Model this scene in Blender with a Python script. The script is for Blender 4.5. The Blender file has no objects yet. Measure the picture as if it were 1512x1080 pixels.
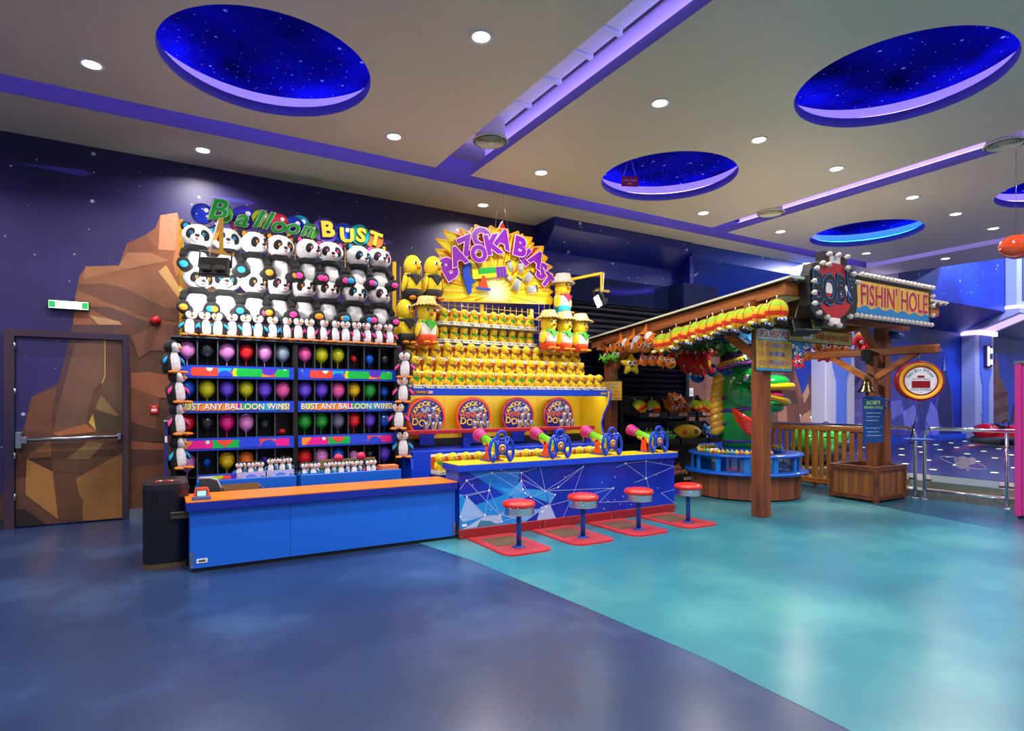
import bpy, bmesh, math, random
from mathutils import Matrix, Vector, Euler
from math import sin, cos, pi, radians
random.seed(7)
S = bpy.context.scene
COL = S.collection

# ------------------------------------------------------------------ camera
cam_d = bpy.data.cameras.new('camera')
cam_d.sensor_width = 36.0
cam_d.lens = 20.93
cam_d.shift_y = 52 / 1512
cam_d.clip_start = 0.05
cam = bpy.data.objects.new('camera', cam_d)
cam.location = (0, 0, 1.4)
cam.rotation_euler = (radians(90), 0, radians(-30.64))
COL.objects.link(cam)
S.camera = cam
# ------------------------------------------------------------------ world, exposure
W = bpy.data.worlds.new('world'); S.world = W
W.use_nodes = True
W.node_tree.nodes['Background'].inputs[0].default_value = (0.50, 0.53, 0.66, 1)
W.node_tree.nodes['Background'].inputs[1].default_value = 0.56
S.view_settings.view_transform = 'Standard'
S.view_settings.look = 'None'
S.view_settings.exposure = 0.28
S.view_settings.gamma = 1.0
S.view_settings.use_curve_mapping = False
LAMP_W = 34.0          # each recessed downlight
FLOOD_W = 13.0         # each prize floodlight
LED = 3.8              # cove light strips

# ------------------------------------------------------------------ materials
def lin(h):
    h = h.lstrip('#')
    o = []
    for i in (0, 2, 4):
        c = int(h[i:i+2], 16) / 255
        o.append(c / 12.92 if c <= 0.04045 else ((c + 0.055) / 1.055) ** 2.4)
    return (o[0], o[1], o[2], 1)
_M = {}
def base(name):
    m = bpy.data.materials.new(name); m.use_nodes = True
    nt = m.node_tree
    return m, nt, nt.nodes['Principled BSDF']
def N(nt, t, **k):
    n = nt.nodes.new(t)
    for a, v in k.items():
        if a.startswith('i_'):
            n.inputs[a[2:].replace('_', ' ')].default_value = v
        else:
            setattr(n, a, v)
    return n
def ramp(nt, fac, stops, interp='LINEAR'):
    r = N(nt, 'ShaderNodeValToRGB'); r.color_ramp.interpolation = interp
    e = r.color_ramp.elements
    while len(e) < len(stops): e.new(0.5)
    for q, (p, c) in zip(e, stops):
        q.position = p; q.color = lin(c) if isinstance(c, str) else c
    nt.links.new(fac, r.inputs[0]); return r.outputs[0]
def coords(nt, scale=(1, 1, 1), loc=(0, 0, 0), rot=(0, 0, 0), src='Object'):
    tc = N(nt, 'ShaderNodeTexCoord'); mp = N(nt, 'ShaderNodeMapping')
    mp.inputs['Scale'].default_value = scale; mp.inputs['Location'].default_value = loc; mp.inputs['Rotation'].default_value = rot
    nt.links.new(tc.outputs[src], mp.inputs[0]); return mp.outputs[0]
def bump(nt, bs, h, strength, dist):
    b = N(nt, 'ShaderNodeBump'); b.inputs['Strength'].default_value = strength; b.inputs['Distance'].default_value = dist
    nt.links.new(h, b.inputs['Height']); nt.links.new(b.outputs[0], bs.inputs['Normal'])
def pm(h, rough=0.5, metal=0.0, coat=0.0, emit=0.0):
    """plain paint, plastic or metal of one colour"""
    k = (h, rough, metal, coat, emit)
    if k in _M: return _M[k]
    m, nt, b = base('paint_' + h)
    b.inputs['Base Color'].default_value = lin(h)
    b.inputs['Roughness'].default_value = rough
    b.inputs['Metallic'].default_value = metal
    b.inputs['Coat Weight'].default_value = coat
    b.inputs['Coat Roughness'].default_value = 0.08
    if emit:
        b.inputs['Emission Color'].default_value = lin(h); b.inputs['Emission Strength'].default_value = emit
    m.diffuse_color = lin(h)
    _M[k] = m; return m
def plush(h):
    k = ('plush', h)
    if k in _M: return _M[k]
    m, nt, b = base('plush_' + h)
    n = N(nt, 'ShaderNodeTexNoise', i_Scale=55.0, i_Detail=3.0); nt.links.new(coords(nt), n.inputs['Vector'])
    c = lin(h); d = tuple(x * 0.72 for x in c[:3]) + (1,)
    nt.links.new(ramp(nt, n.outputs[0], [(0.3, d), (0.62, c)]), b.inputs['Base Color'])
    b.inputs['Roughness'].default_value = 0.9
    b.inputs['Sheen Weight'].default_value = 0.06
    bump(nt, b, n.outputs[0], 0.5, 0.008)
    _M[k] = m; return m
def wood(h1, h2, axis='z', rough=0.55, sc=14):
    k = ('wood', h1, h2, axis)
    if k in _M: return _M[k]
    m, nt, b = base('wood_' + h1 + axis)
    s = {'x': (0.09, 1, 1), 'y': (1, 0.09, 1), 'z': (1, 1, 0.09)}[axis]
    n = N(nt, 'ShaderNodeTexNoise', i_Scale=float(sc), i_Detail=6.0, i_Distortion=0.6); nt.links.new(coords(nt, s), n.inputs['Vector'])
    nt.links.new(ramp(nt, n.outputs[0], [(0.3, h1), (0.68, h2)]), b.inputs['Base Color'])
    b.inputs['Roughness'].default_value = rough
    bump(nt, b, n.outputs[0], 0.25, 0.004)
    _M[k] = m; return m
def starry(name, dark, light, scale=2.6, star='cfd8ff', size=0.05, neb=0.6, rough=0.45, smin=0.35, rot=(1.5708, 0, 0), spec=0.5):
    """printed night sky: two blues, soft nebula, scattered stars"""
    m, nt, b = base(name)
    v = coords(nt)
    n = N(nt, 'ShaderNodeTexNoise', i_Scale=neb, i_Detail=3.0); nt.links.new(v, n.inputs['Vector'])
    bg = ramp(nt, n.outputs[0], [(0.35, dark), (0.68, light)])
    mix_in = bg
    for sc, sz, off in ((scale, size, 0.0), (scale * 2.3, size * 0.9, 7.3)):
        vo = N(nt, 'ShaderNodeTexVoronoi', i_Scale=sc, voronoi_dimensions='2D'); nt.links.new(coords(nt, loc=(off, off, off), rot=rot), vo.inputs['Vector'])
        sep = N(nt, 'ShaderNodeSeparateColor'); nt.links.new(vo.outputs['Color'], sep.inputs[0])
        mr = N(nt, 'ShaderNodeMapRange'); nt.links.new(sep.outputs[0], mr.inputs[0])
        mr.inputs[1].default_value = smin; mr.inputs[2].default_value = 1.0; mr.inputs[3].default_value = 0.0001; mr.inputs[4].default_value = sz * 2
        dv = N(nt, 'ShaderNodeMath', operation='DIVIDE'); nt.links.new(vo.outputs['Distance'], dv.inputs[0]); nt.links.new(mr.outputs[0], dv.inputs[1])
        mk = ramp(nt, dv.outputs[0], [(0.15, (1, 1, 1, 1)), (0.5, (.4, .4, .4, 1)), (1.0, (0, 0, 0, 1))])
        mx = N(nt, 'ShaderNodeMix', data_type='RGBA'); nt.links.new(mk, mx.inputs[0]); nt.links.new(mix_in, mx.inputs[6])
        mx.inputs[7].default_value = lin(star); mix_in = mx.outputs[2]
    nt.links.new(mix_in, b.inputs['Base Color'])
    b.inputs['Roughness'].default_value = rough; b.inputs['Specular IOR Level'].default_value = spec
    return m
def mottled(name, h1, h2, h3, rough=(0.22, 0.4), sc=0.9):
    m, nt, b = base(name)
    v = coords(nt)
    n = N(nt, 'ShaderNodeTexNoise', i_Scale=sc, i_Detail=5.0, i_Roughness=0.55); nt.links.new(v, n.inputs['Vector'])
    n2 = N(nt, 'ShaderNodeTexNoise', i_Scale=140.0, i_Detail=2.0); nt.links.new(v, n2.inputs['Vector'])
    nt.links.new(ramp(nt, n.outputs[0], [(0.05, h1), (0.5, h2), (0.95, h3)]), b.inputs['Base Color'])
    b.inputs['Roughness'].default_value = (rough[0] + rough[1]) / 2
    bump(nt, b, n2.outputs[0], 0.12, 0.002)
    return m
def metal(h, rough=0.2): return pm(h, rough, 1.0)
def glass(h, alpha=0.12, rough=0.03):
    k = ('glass', h, alpha)
    if k in _M: return _M[k]
    m, nt, b = base('clear_' + h)
    nt.nodes.remove(b)
    t = N(nt, 'ShaderNodeBsdfTransparent'); t.inputs[0].default_value = lin(h)
    g = N(nt, 'ShaderNodeBsdfGlossy'); g.inputs['Roughness'].default_value = rough
    x = N(nt, 'ShaderNodeMixShader'); x.inputs[0].default_value = alpha
    nt.links.new(t.outputs[0], x.inputs[1]); nt.links.new(g.outputs[0], x.inputs[2])
    nt.links.new(x.outputs[0], nt.nodes['Material Output'].inputs[0])
    _M[k] = m; return m

# ------------------------------------------------------------------ mesh builder
def T(at=(0, 0, 0), rot=(0, 0, 0), sc=(1, 1, 1)):
    if not hasattr(sc, '__len__'): sc = (sc, sc, sc)
    return Matrix.LocRotScale(Vector(at), Euler([radians(a) for a in rot]), Vector(sc))
class B:
    def __init__(s): s.v = []; s.f = []; s.m = []; s.s = []; s.mats = []
    def mi(s, m):
        if m not in s.mats: s.mats.append(m)
        return s.mats.index(m)
    def add(s, vs, fs, m, mx=None, smooth=False, fn=None):
        o = len(s.v)
        for p in vs:
            s.v.append(tuple(mx @ Vector(p)) if mx is not None else tuple(p))
        i = s.mi(m) if m is not None else 0
        for f in fs:
            s.f.append([o + k for k in f])
            if fn:
                c = [sum(vs[k][a] for k in f) / len(f) for a in range(3)]
                s.m.append(s.mi(fn(*c)))
            else: s.m.append(i)
            s.s.append(smooth)
        return s
    def box(s, x0, x1, y0, y1, z0, z1, m, mx=None, c=0.0):
        if c <= 0:
            v = [(x, y, z) for z in (z0, z1) for y in (y0, y1) for x in (x0, x1)]
            f = [(0, 2, 3, 1), (4, 5, 7, 6), (0, 1, 5, 4), (2, 6, 7, 3), (0, 4, 6, 2), (1, 3, 7, 5)]
            return s.add(v, f, m, mx)
        c = min(c, (x1 - x0) * .45, (y1 - y0) * .45, (z1 - z0) * .45)
        bm = bmesh.new(); bmesh.ops.create_cube(bm, size=1)
        bmesh.ops.scale(bm, vec=(x1 - x0, y1 - y0, z1 - z0), verts=bm.verts)
        bmesh.ops.translate(bm, vec=((x0 + x1) / 2, (y0 + y1) / 2, (z0 + z1) / 2), verts=bm.verts)
        bmesh.ops.bevel(bm, geom=bm.edges[:], offset=c, segments=1, affect='EDGES')
        return s.bmadd(bm, m, mx)
    def bmadd(s, bm, m, mx=None, smooth=False):
        bm.verts.index_update()
        s.add([tuple(v.co) for v in bm.verts], [[v.index for v in f.verts] for f in bm.faces], m, mx, smooth)
        bm.free(); return s
    def cbox(s, sx, sy, sz, m, at=(0, 0, 0), rot=(0, 0, 0), c=0.0):
        return s.box(-sx/2, sx/2, -sy/2, sy/2, -sz/2, sz/2, m, T(at, rot), c)
    def ell(s, rx, ry, rz, m, at=(0, 0, 0), rot=(0, 0, 0), u=16, w=10, fn=None, mx=None):
        vs = [(0, 0, -1)]
        for j in range(1, w):
            a = -pi/2 + pi * j / w
            vs += [(cos(a) * cos(2*pi*i/u), cos(a) * sin(2*pi*i/u), sin(a)) for i in range(u)]
        vs.append((0, 0, 1)); n = len(vs)
        fs = [(0, 1 + (i+1) % u, 1 + i) for i in range(u)]
        for j in range(w - 2):
            o = 1 + j * u
            fs += [(o + i, o + (i+1) % u, o + u + (i+1) % u, o + u + i) for i in range(u)]
        o = 1 + (w - 2) * u
        fs += [(o + i, o + (i+1) % u, n - 1) for i in range(u)]
        q = T(at, rot, (rx, ry, rz))
        return s.add(vs, fs, m, mx @ q if mx is not None else q, True, fn)
    def lathe(s, prof, m, u=24, at=(0, 0, 0), rot=(0, 0, 0), sc=(1, 1, 1), smooth=True, fn=None, caps=True, mx=None):
        vs = []
        for r, z in prof: vs += [(r * cos(2*pi*i/u), r * sin(2*pi*i/u), z) for i in range(u)]
        fs = []
        for j in range(len(prof) - 1):
            o = j * u
            fs += [(o + i, o + (i+1) % u, o + u + (i+1) % u, o + u + i) for i in range(u)]
        if caps:
            if prof[0][0] > 1e-5: fs.append(tuple(range(u))[::-1])
            if prof[-1][0] > 1e-5: fs.append(tuple(range((len(prof)-1)*u, len(prof)*u)))
        q = T(at, rot, sc)
        return s.add(vs, fs, m, mx @ q if mx is not None else q, smooth, fn)
    def cyl(s, r, h, m, at=(0, 0, 0), rot=(0, 0, 0), u=16, r2=None, smooth=True, fn=None):
        return s.lathe([(r, -h/2), (r2 if r2 is not None else r, h/2)], m, u, at, rot, smooth=smooth, fn=fn)
    def tube(s, pts, r, m, u=8, rs=None, closed=False):
        pts = [Vector(p) for p in pts]; n = len(pts); vs = []
        up = Vector((0, 0, 1)); prev = None
        for i, p in enumerate(pts):
            if closed: d = pts[(i+1) % n] - pts[i-1]
            else: d = pts[min(i+1, n-1)] - pts[max(i-1, 0)]
            d.normalize()
            a = up if abs(d.z) < 0.95 else Vector((1, 0, 0))
            x = d.cross(a).normalized() if prev is None else (prev - d * prev.dot(d)).normalized()
            prev = x; y = d.cross(x)
            rr = rs[i] if rs else r
            vs += [tuple(p + x * rr * cos(2*pi*k/u) + y * rr * sin(2*pi*k/u)) for k in range(u)]
        fs = []
        for i in range(n if closed else n - 1):
            o, q = i * u, ((i + 1) % n) * u
            fs += [(o + k, o + (k+1) % u, q + (k+1) % u, q + k) for k in range(u)]
        if not closed: fs += [tuple(range(u))[::-1], tuple(range((n-1)*u, n*u))]
        return s.add(vs, fs, m, None, True)
    def bar(s, a, b, w, h, m, c=0.0):
        """square beam from a to b, w wide, h deep"""
        a = Vector(a); b = Vector(b); d = b - a; L = d.length
        q = d.to_track_quat('X', 'Z').to_matrix().to_4x4(); q.translation = (a + b) / 2
        return s.box(-L/2, L/2, -w/2, w/2, -h/2, h/2, m, q, c)
    def prism(s, poly, d, m, mx=None, side=None):
        """polygon in local xz, extruded d along +y"""
        bm = bmesh.new()
        a = [bm.verts.new((x, 0, z)) for x, z in poly]
        b = [bm.verts.new((x, d, z)) for x, z in poly]
        n = len(poly)
        es = [bm.edges.new((a[i], a[(i+1) % n])) for i in range(n)]
        bmesh.ops.triangle_fill(bm, use_beauty=True, use_dissolve=False, edges=es)
        tri = [[v.index for v in f.verts] for f in (bm.verts.index_update() or bm.faces)]
        bm.free()
        vs = [(x, 0, z) for x, z in poly] + [(x, d, z) for x, z in poly]
        fs = [t for t in tri] + [[k + n for k in t][::-1] for t in tri]
        s.add(vs, fs, m, mx)
        s.add(vs, [(i, (i+1) % n, n + (i+1) % n, n + i) for i in range(n)], side or m, mx)
        return s
    def flat(s, poly, m, y=0.0, mx=None):
        """flat printed polygon facing -y, local xz"""
        bm = bmesh.new()
        a = [bm.verts.new((x, y, z)) for x, z in poly]; n = len(a)
        es = [bm.edges.new((a[i], a[(i+1) % n])) for i in range(n)]
        bmesh.ops.triangle_fill(bm, use_beauty=True, use_dissolve=False, edges=es)
        for f in bm.faces:
            f.normal_update()
            if f.normal.y > 0: f.normal_flip()
        return s.bmadd(bm, m, mx)
    def text(s, body, m, size=0.1, ext=0.0, off=0.0, mx=None, shear=0.0, sp=1.0, align='CENTER', sx=1.0):
        """lettering in local xz facing -y"""
        v, f = text_mesh(body, ext, off, shear, sp, align)
        q = Matrix(((size*sx, 0, 0, 0), (0, 0, -size, 0), (0, size, 0, 0), (0, 0, 0, 1)))
        return s.add(v, f, m, (mx @ q) if mx is not None else q)
    def mesh(s, name):
        me = bpy.data.meshes.new(name)
        me.from_pydata(s.v, [], s.f)
        for m in s.mats: me.materials.append(m)
        me.polygons.foreach_set('material_index', s.m)
        me.polygons.foreach_set('use_smooth', s.s)
        me.update()
        return me
_TX = {}
def text_mesh(body, ext, off, shear, sp, align):
    k = (body, ext, off, shear, sp, align)
    if k not in _TX:
        cu = bpy.data.curves.new('t', 'FONT'); cu.body = body; cu.size = 1; cu.extrude = ext; cu.offset = off; cu.shear = shear
        cu.space_character = sp; cu.align_x = align; cu.align_y = 'CENTER'; cu.resolution_u = 3
        o = bpy.data.objects.new('t', cu); me = bpy.data.meshes.new_from_object(o)
        _TX[k] = ([tuple(v.co) for v in me.vertices], [list(p.vertices) for p in me.polygons])
        bpy.data.objects.remove(o); bpy.data.curves.remove(cu); bpy.data.meshes.remove(me)
    return _TX[k]
def obj(name, b, parent=None, at=(0, 0, 0), rot=(0, 0, 0), sc=(1, 1, 1)):
    me = b.mesh(name) if isinstance(b, B) else b
    o = bpy.data.objects.new(name, me); COL.objects.link(o)
    o.location = at; o.rotation_euler = [radians(a) for a in rot]; o.scale = sc
    if parent: o.parent = parent
    return o
def tag(o, label, cat, group=None, kind=None):
    o['label'] = label; o['category'] = cat
    if group: o['group'] = group
    if kind: o['kind'] = kind
    return o
def thing(name, label, cat, at=(0, 0, 0), rz=0, group=None, sc=1):
    o = bpy.data.objects.new(name, None); COL.objects.link(o)
    o.location = at; o.rotation_euler = (0, 0, radians(rz)); o.scale = (sc, sc, sc); o.empty_display_size = 0.05
    return tag(o, label, cat, group)
def struct(name, b, parent=None, **k):
    o = obj(name, b, parent, **k)
    if not parent: o['kind'] = 'structure'
    return o
KIDS = {}
def dup(root, at, rz=0, label=None, group=None, sc=None, rx=0, ry=0):
    r = root.copy(); COL.objects.link(r); r.location = at; r.rotation_euler = (radians(rx), radians(ry), radians(rz))
    if sc: r.scale = sc if hasattr(sc, '__len__') else (sc, sc, sc)
    if label: r['label'] = label
    if group: r['group'] = group
    if root.name not in KIDS:
        allo = [o for o in COL.objects]
        KIDS[root.name] = [(c, [g for g in allo if g.parent == c]) for c in allo if c.parent == root]
    out = {}
    for c, gs in KIDS[root.name]:
        k = c.copy(); COL.objects.link(k); k.parent = r; out.setdefault(c.name.split('.')[0], k)
        for g in gs:
            j = g.copy(); COL.objects.link(j); j.parent = k
    return r, out
class Kind:
    """the first placement uses the prototype itself, later ones are copies"""
    def __init__(s, proto): s.p = proto; s.used = False; s.plan = []
    def put(s, at, rz=0, label=None, group=None, sc=(1, 1, 1), rx=0, ry=0, head=None): s.plan.append((at, rz, label, group, sc, rx, ry, head))
    def place(s):
        for i, (at, rz, label, group, sc, rx, ry, head) in enumerate(s.plan[1:] + s.plan[:1]):
            if i < len(s.plan) - 1:
                r, ks = dup(s.p, at, rz, label, group, sc, rx, ry)
            else:
                r = s.p; r.location = at; r.rotation_euler = (radians(rx), radians(ry), radians(rz)); r.scale = sc if hasattr(sc, '__len__') else (sc, sc, sc)
                if label: r['label'] = label
                if group: r['group'] = group
                ks = {c.name.split('.')[0]: c for c, _ in KIDS.get(s.p.name, [])} or {c.name.split('.')[0]: c for c in COL.objects if c.parent == r}
            if head is not None and 'head' in ks: ks['head'].rotation_euler = [radians(a) for a in head]
ORD = ['first', 'second', 'third', 'fourth', 'fifth', 'sixth', 'seventh', 'eighth', 'ninth', 'tenth', 'eleventh', 'twelfth', 'thirteenth',
       'fourteenth', 'fifteenth', 'sixteenth', 'seventeenth', 'eighteenth', 'nineteenth', 'twentieth', 'twenty-first', 'twenty-second', 'twenty-third', 'twenty-fourth']
WHITE = pm('e8e6ea', 0.5); BLACK = pm('101014', 0.45); CHROME = metal('d8dde6', 0.12); STEEL = metal('a8acb4', 0.28)
BLUE = pm('0a3fd0', 0.38, 0, 0.2); DBLUE = pm('06249a', 0.4); LBLUE = pm('0b62d8', 0.42)
# ================================================================== SETTING
CZ = 4.346
FLOOR_D = mottled('floor_slate', '0c1734', '22355c', '4a6a98', (.22, .3), .7)
FLOOR_T = mottled('floor_teal', '0c4460', '2b7486', '62a8a4', (.22, .3), .6)
FLOOR_B = mottled('floor_deep_teal', '062438', '124862', '2a7090', (.2, .32))
b = B(); b.box(-7, 26, -7, 10.5, -0.1, 0, FLOOR_D)
floor = struct('floor', b)
def slab(name, poly, m, z0, z1, parent):
    b = B(); b.prism(poly, z1 - z0, m, Matrix(((1, 0, 0, 0), (0, 0, 1, 0), (0, 1, 0, z0), (0, 0, 0, 1))))
    # prism: local x -> x, local z -> y, depth -> z
    return struct(name, b, parent)
slab('teal_floor_field', [(2.2, 5.48), (2.36, 4.64), (2.48, 3.24), (2.55, 2.23), (2.52, 1.45), (2.42, 0.2), (2.1, -1.5), (1.4, -3.5), (0.8, -7), (7.2, -7), (7.4, 0), (7.76, 2.62), (8.22, 4.3), (8.5, 5.4), (9.4, 8.9), (2.2, 8.3)], FLOOR_T, -0.05, 0.0015, floor)
slab('deep_teal_floor_field', [(7.2, -7), (12, -7), (9.6, 0), (9.6, 8.9), (9.38, 8.9), (8.5, 5.4), (8.22, 4.3), (7.76, 2.62), (7.4, 0)], FLOOR_B, -0.05, 0.0012, floor)

# ---- walls
SKY1 = starry('night_sky_print', '120e46', '30286e', 1.7, 'd8e0ff', 0.03, 0.45, 0.5, 0.3)
SKY2 = starry('blue_sky_print', '0c1260', '182490', 2.0, 'e8e0ff', 0.05, 0.5, 0.35, 0.4)
SKY3 = starry('blue_lit_sky_print', '031468', '0b48d0', 1.3, 'a8e0ff', 0.045, 0.35, 0.45, 0.3)  # the ride hall's blue lighting is put into this wall colour
b = B(); b.box(-7, 5.43, 8.42, 8.6, -0.02, CZ + 0.5, SKY1)
wall_back = struct('wall_back', b)
def inside(poly, x0, x1, z0, z1):
    def clip(p, f, inter):
        o = []
        for i in range(len(p)):
            a, c = p[i-1], p[i]
            if f(c):
                if not f(a): o.append(inter(a, c))
                o.append(c)
            elif f(a): o.append(inter(a, c))
        return o
    def ix(v): return lambda a, c: (v, a[1] + (c[1]-a[1]) * (v-a[0]) / (c[0]-a[0]))
    def iz(v): return lambda a, c: (a[0] + (c[0]-a[0]) * (v-a[1]) / (c[1]-a[1]), v)
    p = clip(poly, lambda q: q[0] >= x0, ix(x0))
    p = clip(p, lambda q: q[0] <= x1, ix(x1)) if p else p
    p = clip(p, lambda q: q[1] >= z0, iz(z0)) if p else p
    p = clip(p, lambda q: q[1] <= z1, iz(z1)) if p else p
    return p
def rockpaint(h):
    k = ('rock', h)
    if k in _M: return _M[k]
    m, nt, bs = base('rock_print_' + h)
    n = N(nt, 'ShaderNodeTexNoise', i_Scale=2.2, i_Detail=6.0, i_Roughness=0.6); nt.links.new(coords(nt), n.inputs['Vector'])
    c = lin(h); lo = tuple(x * 0.7 for x in c[:3]) + (1,); hi = tuple(min(1, x * 1.2) for x in c[:3]) + (1,)
    nt.links.new(ramp(nt, n.outputs[0], [(0.32, lo), (0.5, c), (0.7, hi)]), bs.inputs['Base Color']); bs.inputs['Roughness'].default_value = 0.55
    _M[k] = m; return m
# printed rocks lie on the wall as one flat film
def film(name, polys, y, parent):
    b = B()
    for i, (p, c) in enumerate(polys): b.flat(p, rockpaint(c), y - 0.0004 * i)
    return struct(name, b, parent)
MURAL_BACK=[([(-0.86,2.11),(-0.83,2.58),(-0.79,2.83),(-0.73,2.95),(-0.41,3.0),(-0.33,3.27),(-0.14,3.4),(-0.04,3.5),(0.01,3.66),(0.19,3.72),(0.26,3.42),(0.27,3.09),(0.7,2.99),(0.7,2.2)],'8a5236'),
([(0.01,3.66),(0.19,3.72),(0.23,3.42),(0.16,3.25),(-0.01,3.24)],'c08060'),
([(0.19,3.72),(0.26,3.42),(0.27,3.09),(0.18,2.93),(0.14,3.1),(0.17,3.27)],'b0703f'),
([(-0.33,3.27),(-0.14,3.4),(-0.01,3.24),(-0.1,3.19),(-0.33,3.16)],'7a4630'),
([(-0.33,3.16),(-0.1,3.19),(0.1,3.12),(-0.32,2.97),(-0.41,3.0)],'a8704e'),
([(-0.73,2.95),(-0.41,3.0),(-0.32,2.97),(-0.57,2.88),(-0.76,2.8)],'a06a48'),
([(-0.76,2.8),(-0.57,2.88),(-0.0,3.04),(0.05,2.92),(0.24,2.65),(0.25,2.36),(-0.2,2.43),(-0.55,2.5),(-0.83,2.58)],'8c5a3c'),
([(-0.81,2.74),(-0.55,2.77),(-0.36,2.74),(-0.12,2.62),(0.06,2.54),(0.25,2.51),(0.25,2.36),(-0.2,2.43),(-0.55,2.56),(-0.81,2.67)],'6b4230'),
([(-0.01,2.97),(0.07,3.06),(0.23,2.77),(0.22,2.65)],'c89a60'),
([(0.12,2.55),(0.25,2.53),(0.26,2.17),(0.21,2.36)],'5d3528'),
([(-0.71,2.49),(-0.51,2.5),(-0.04,2.32),(0.16,2.17),(-0.4,2.32)],'5a3a34'),
([(-0.7,2.39),(-0.41,2.34),(-0.26,2.14),(-0.55,2.22)],'b48a60'),
([(-0.86,2.27),(0.27,2.34),(0.27,0.02),(-1.46,0.02),(-1.49,0.02),(-1.49,0.32),(-1.44,0.53),(-1.37,0.87),(-1.28,1.12),(-1.22,1.44),(-0.98,1.6),(-0.88,2.09)],'5e3a2c'),
([(-0.86,2.27),(-0.36,2.3),(-0.55,2.13),(-0.54,1.67),(-0.62,1.51),(-1.04,1.36),(-1.0,1.11),(-1.03,1.03),(-1.28,1.08),(-1.22,1.44),(-0.98,1.6),(-0.88,2.09)],'4f3236'),
([(-1.22,1.44),(-1.0,1.55),(-1.04,1.2),(-1.03,1.03),(-1.28,1.08)],'6e4030'),
([(-0.83,2.05),(-0.55,2.13),(-0.54,1.67),(-0.66,1.51),(-0.73,1.15),(-0.98,1.03),(-1.03,1.03),(-1.0,1.23)],'6d4a3c'),
([(-0.54,1.67),(-0.36,1.63),(-0.36,1.22),(-0.57,1.47),(-0.59,1.58)],'5c4232'),
([(-0.64,1.31),(-0.58,1.47),(-0.4,1.21),(-0.55,1.24)],'7d6440'),
([(-0.64,1.3),(-0.4,1.21),(-0.39,1.02),(-0.63,1.05)],'4a3826'),
([(-0.7,1.15),(-0.66,1.25),(-0.63,1.05)],'c0a050'),
([(-1.03,1.03),(-0.73,1.14),(-0.63,1.04),(-0.98,1.0)],'a5603a'),
([(-1.36,0.97),(-0.36,0.94),(-0.36,0.55),(-0.47,0.51),(-0.98,0.6),(-1.36,0.56)],'5a3a28'),
([(-1.36,0.78),(-1.04,0.78),(-1.03,0.6),(-1.36,0.56)],'4a2218'),
([(-1.23,0.82),(-1.05,0.96),(-1.04,0.77),(-1.26,0.76)],'7a5030'),
([(-0.9,0.74),(-0.71,0.93),(-0.55,0.91),(-0.69,0.73)],'8a6a40'),
([(-1.26,0.76),(-1.03,0.6),(-0.98,0.06),(-1.27,0.36)],'9a6a34'),
([(-0.82,0.51),(-0.36,0.8),(-0.36,0.02),(-0.75,0.02),(-0.79,0.33)],'8a5e30'),
([(-0.98,0.6),(-0.75,0.26),(-0.77,0.02),(-0.98,0.06)],'5c3a22'),
([(-1.36,0.2),(-1.28,0.21),(-1.09,0.02),(-1.36,0.02)],'2a1a16'),
([(-0.55,2.12),(-0.54,2.12),(-0.54,1.68),(-0.57,1.6),(-0.58,1.6),(-0.55,1.69)],'b89a4c'),
([(-0.29,2.16),(-0.04,2.32),(0.16,2.33),(0.12,2.0),(-0.08,2.01),(-0.21,1.91)],'7a4a38'),
([(-0.29,1.73),(-0.12,1.75),(0.14,1.7),(0.14,1.43),(-0.0,1.44),(-0.29,1.56)],'96583c'),
([(-0.29,1.56),(-0.0,1.44),(-0.04,1.05),(-0.29,1.15)],'7a4a34'),
([(-0.29,1.15),(0.06,1.0),(0.06,0.89),(-0.29,0.92)],'4f3024'),
([(-0.29,0.92),(0.04,0.88),(0.06,0.8),(-0.29,0.82)],'8f5238'),
([(-0.29,0.82),(0.06,0.8),(0.06,0.64),(-0.29,0.59)],'55302a'),
([(-0.29,0.59),(0.06,0.64),(0.06,0.05),(-0.29,0.08)],'6a4028')]
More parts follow.
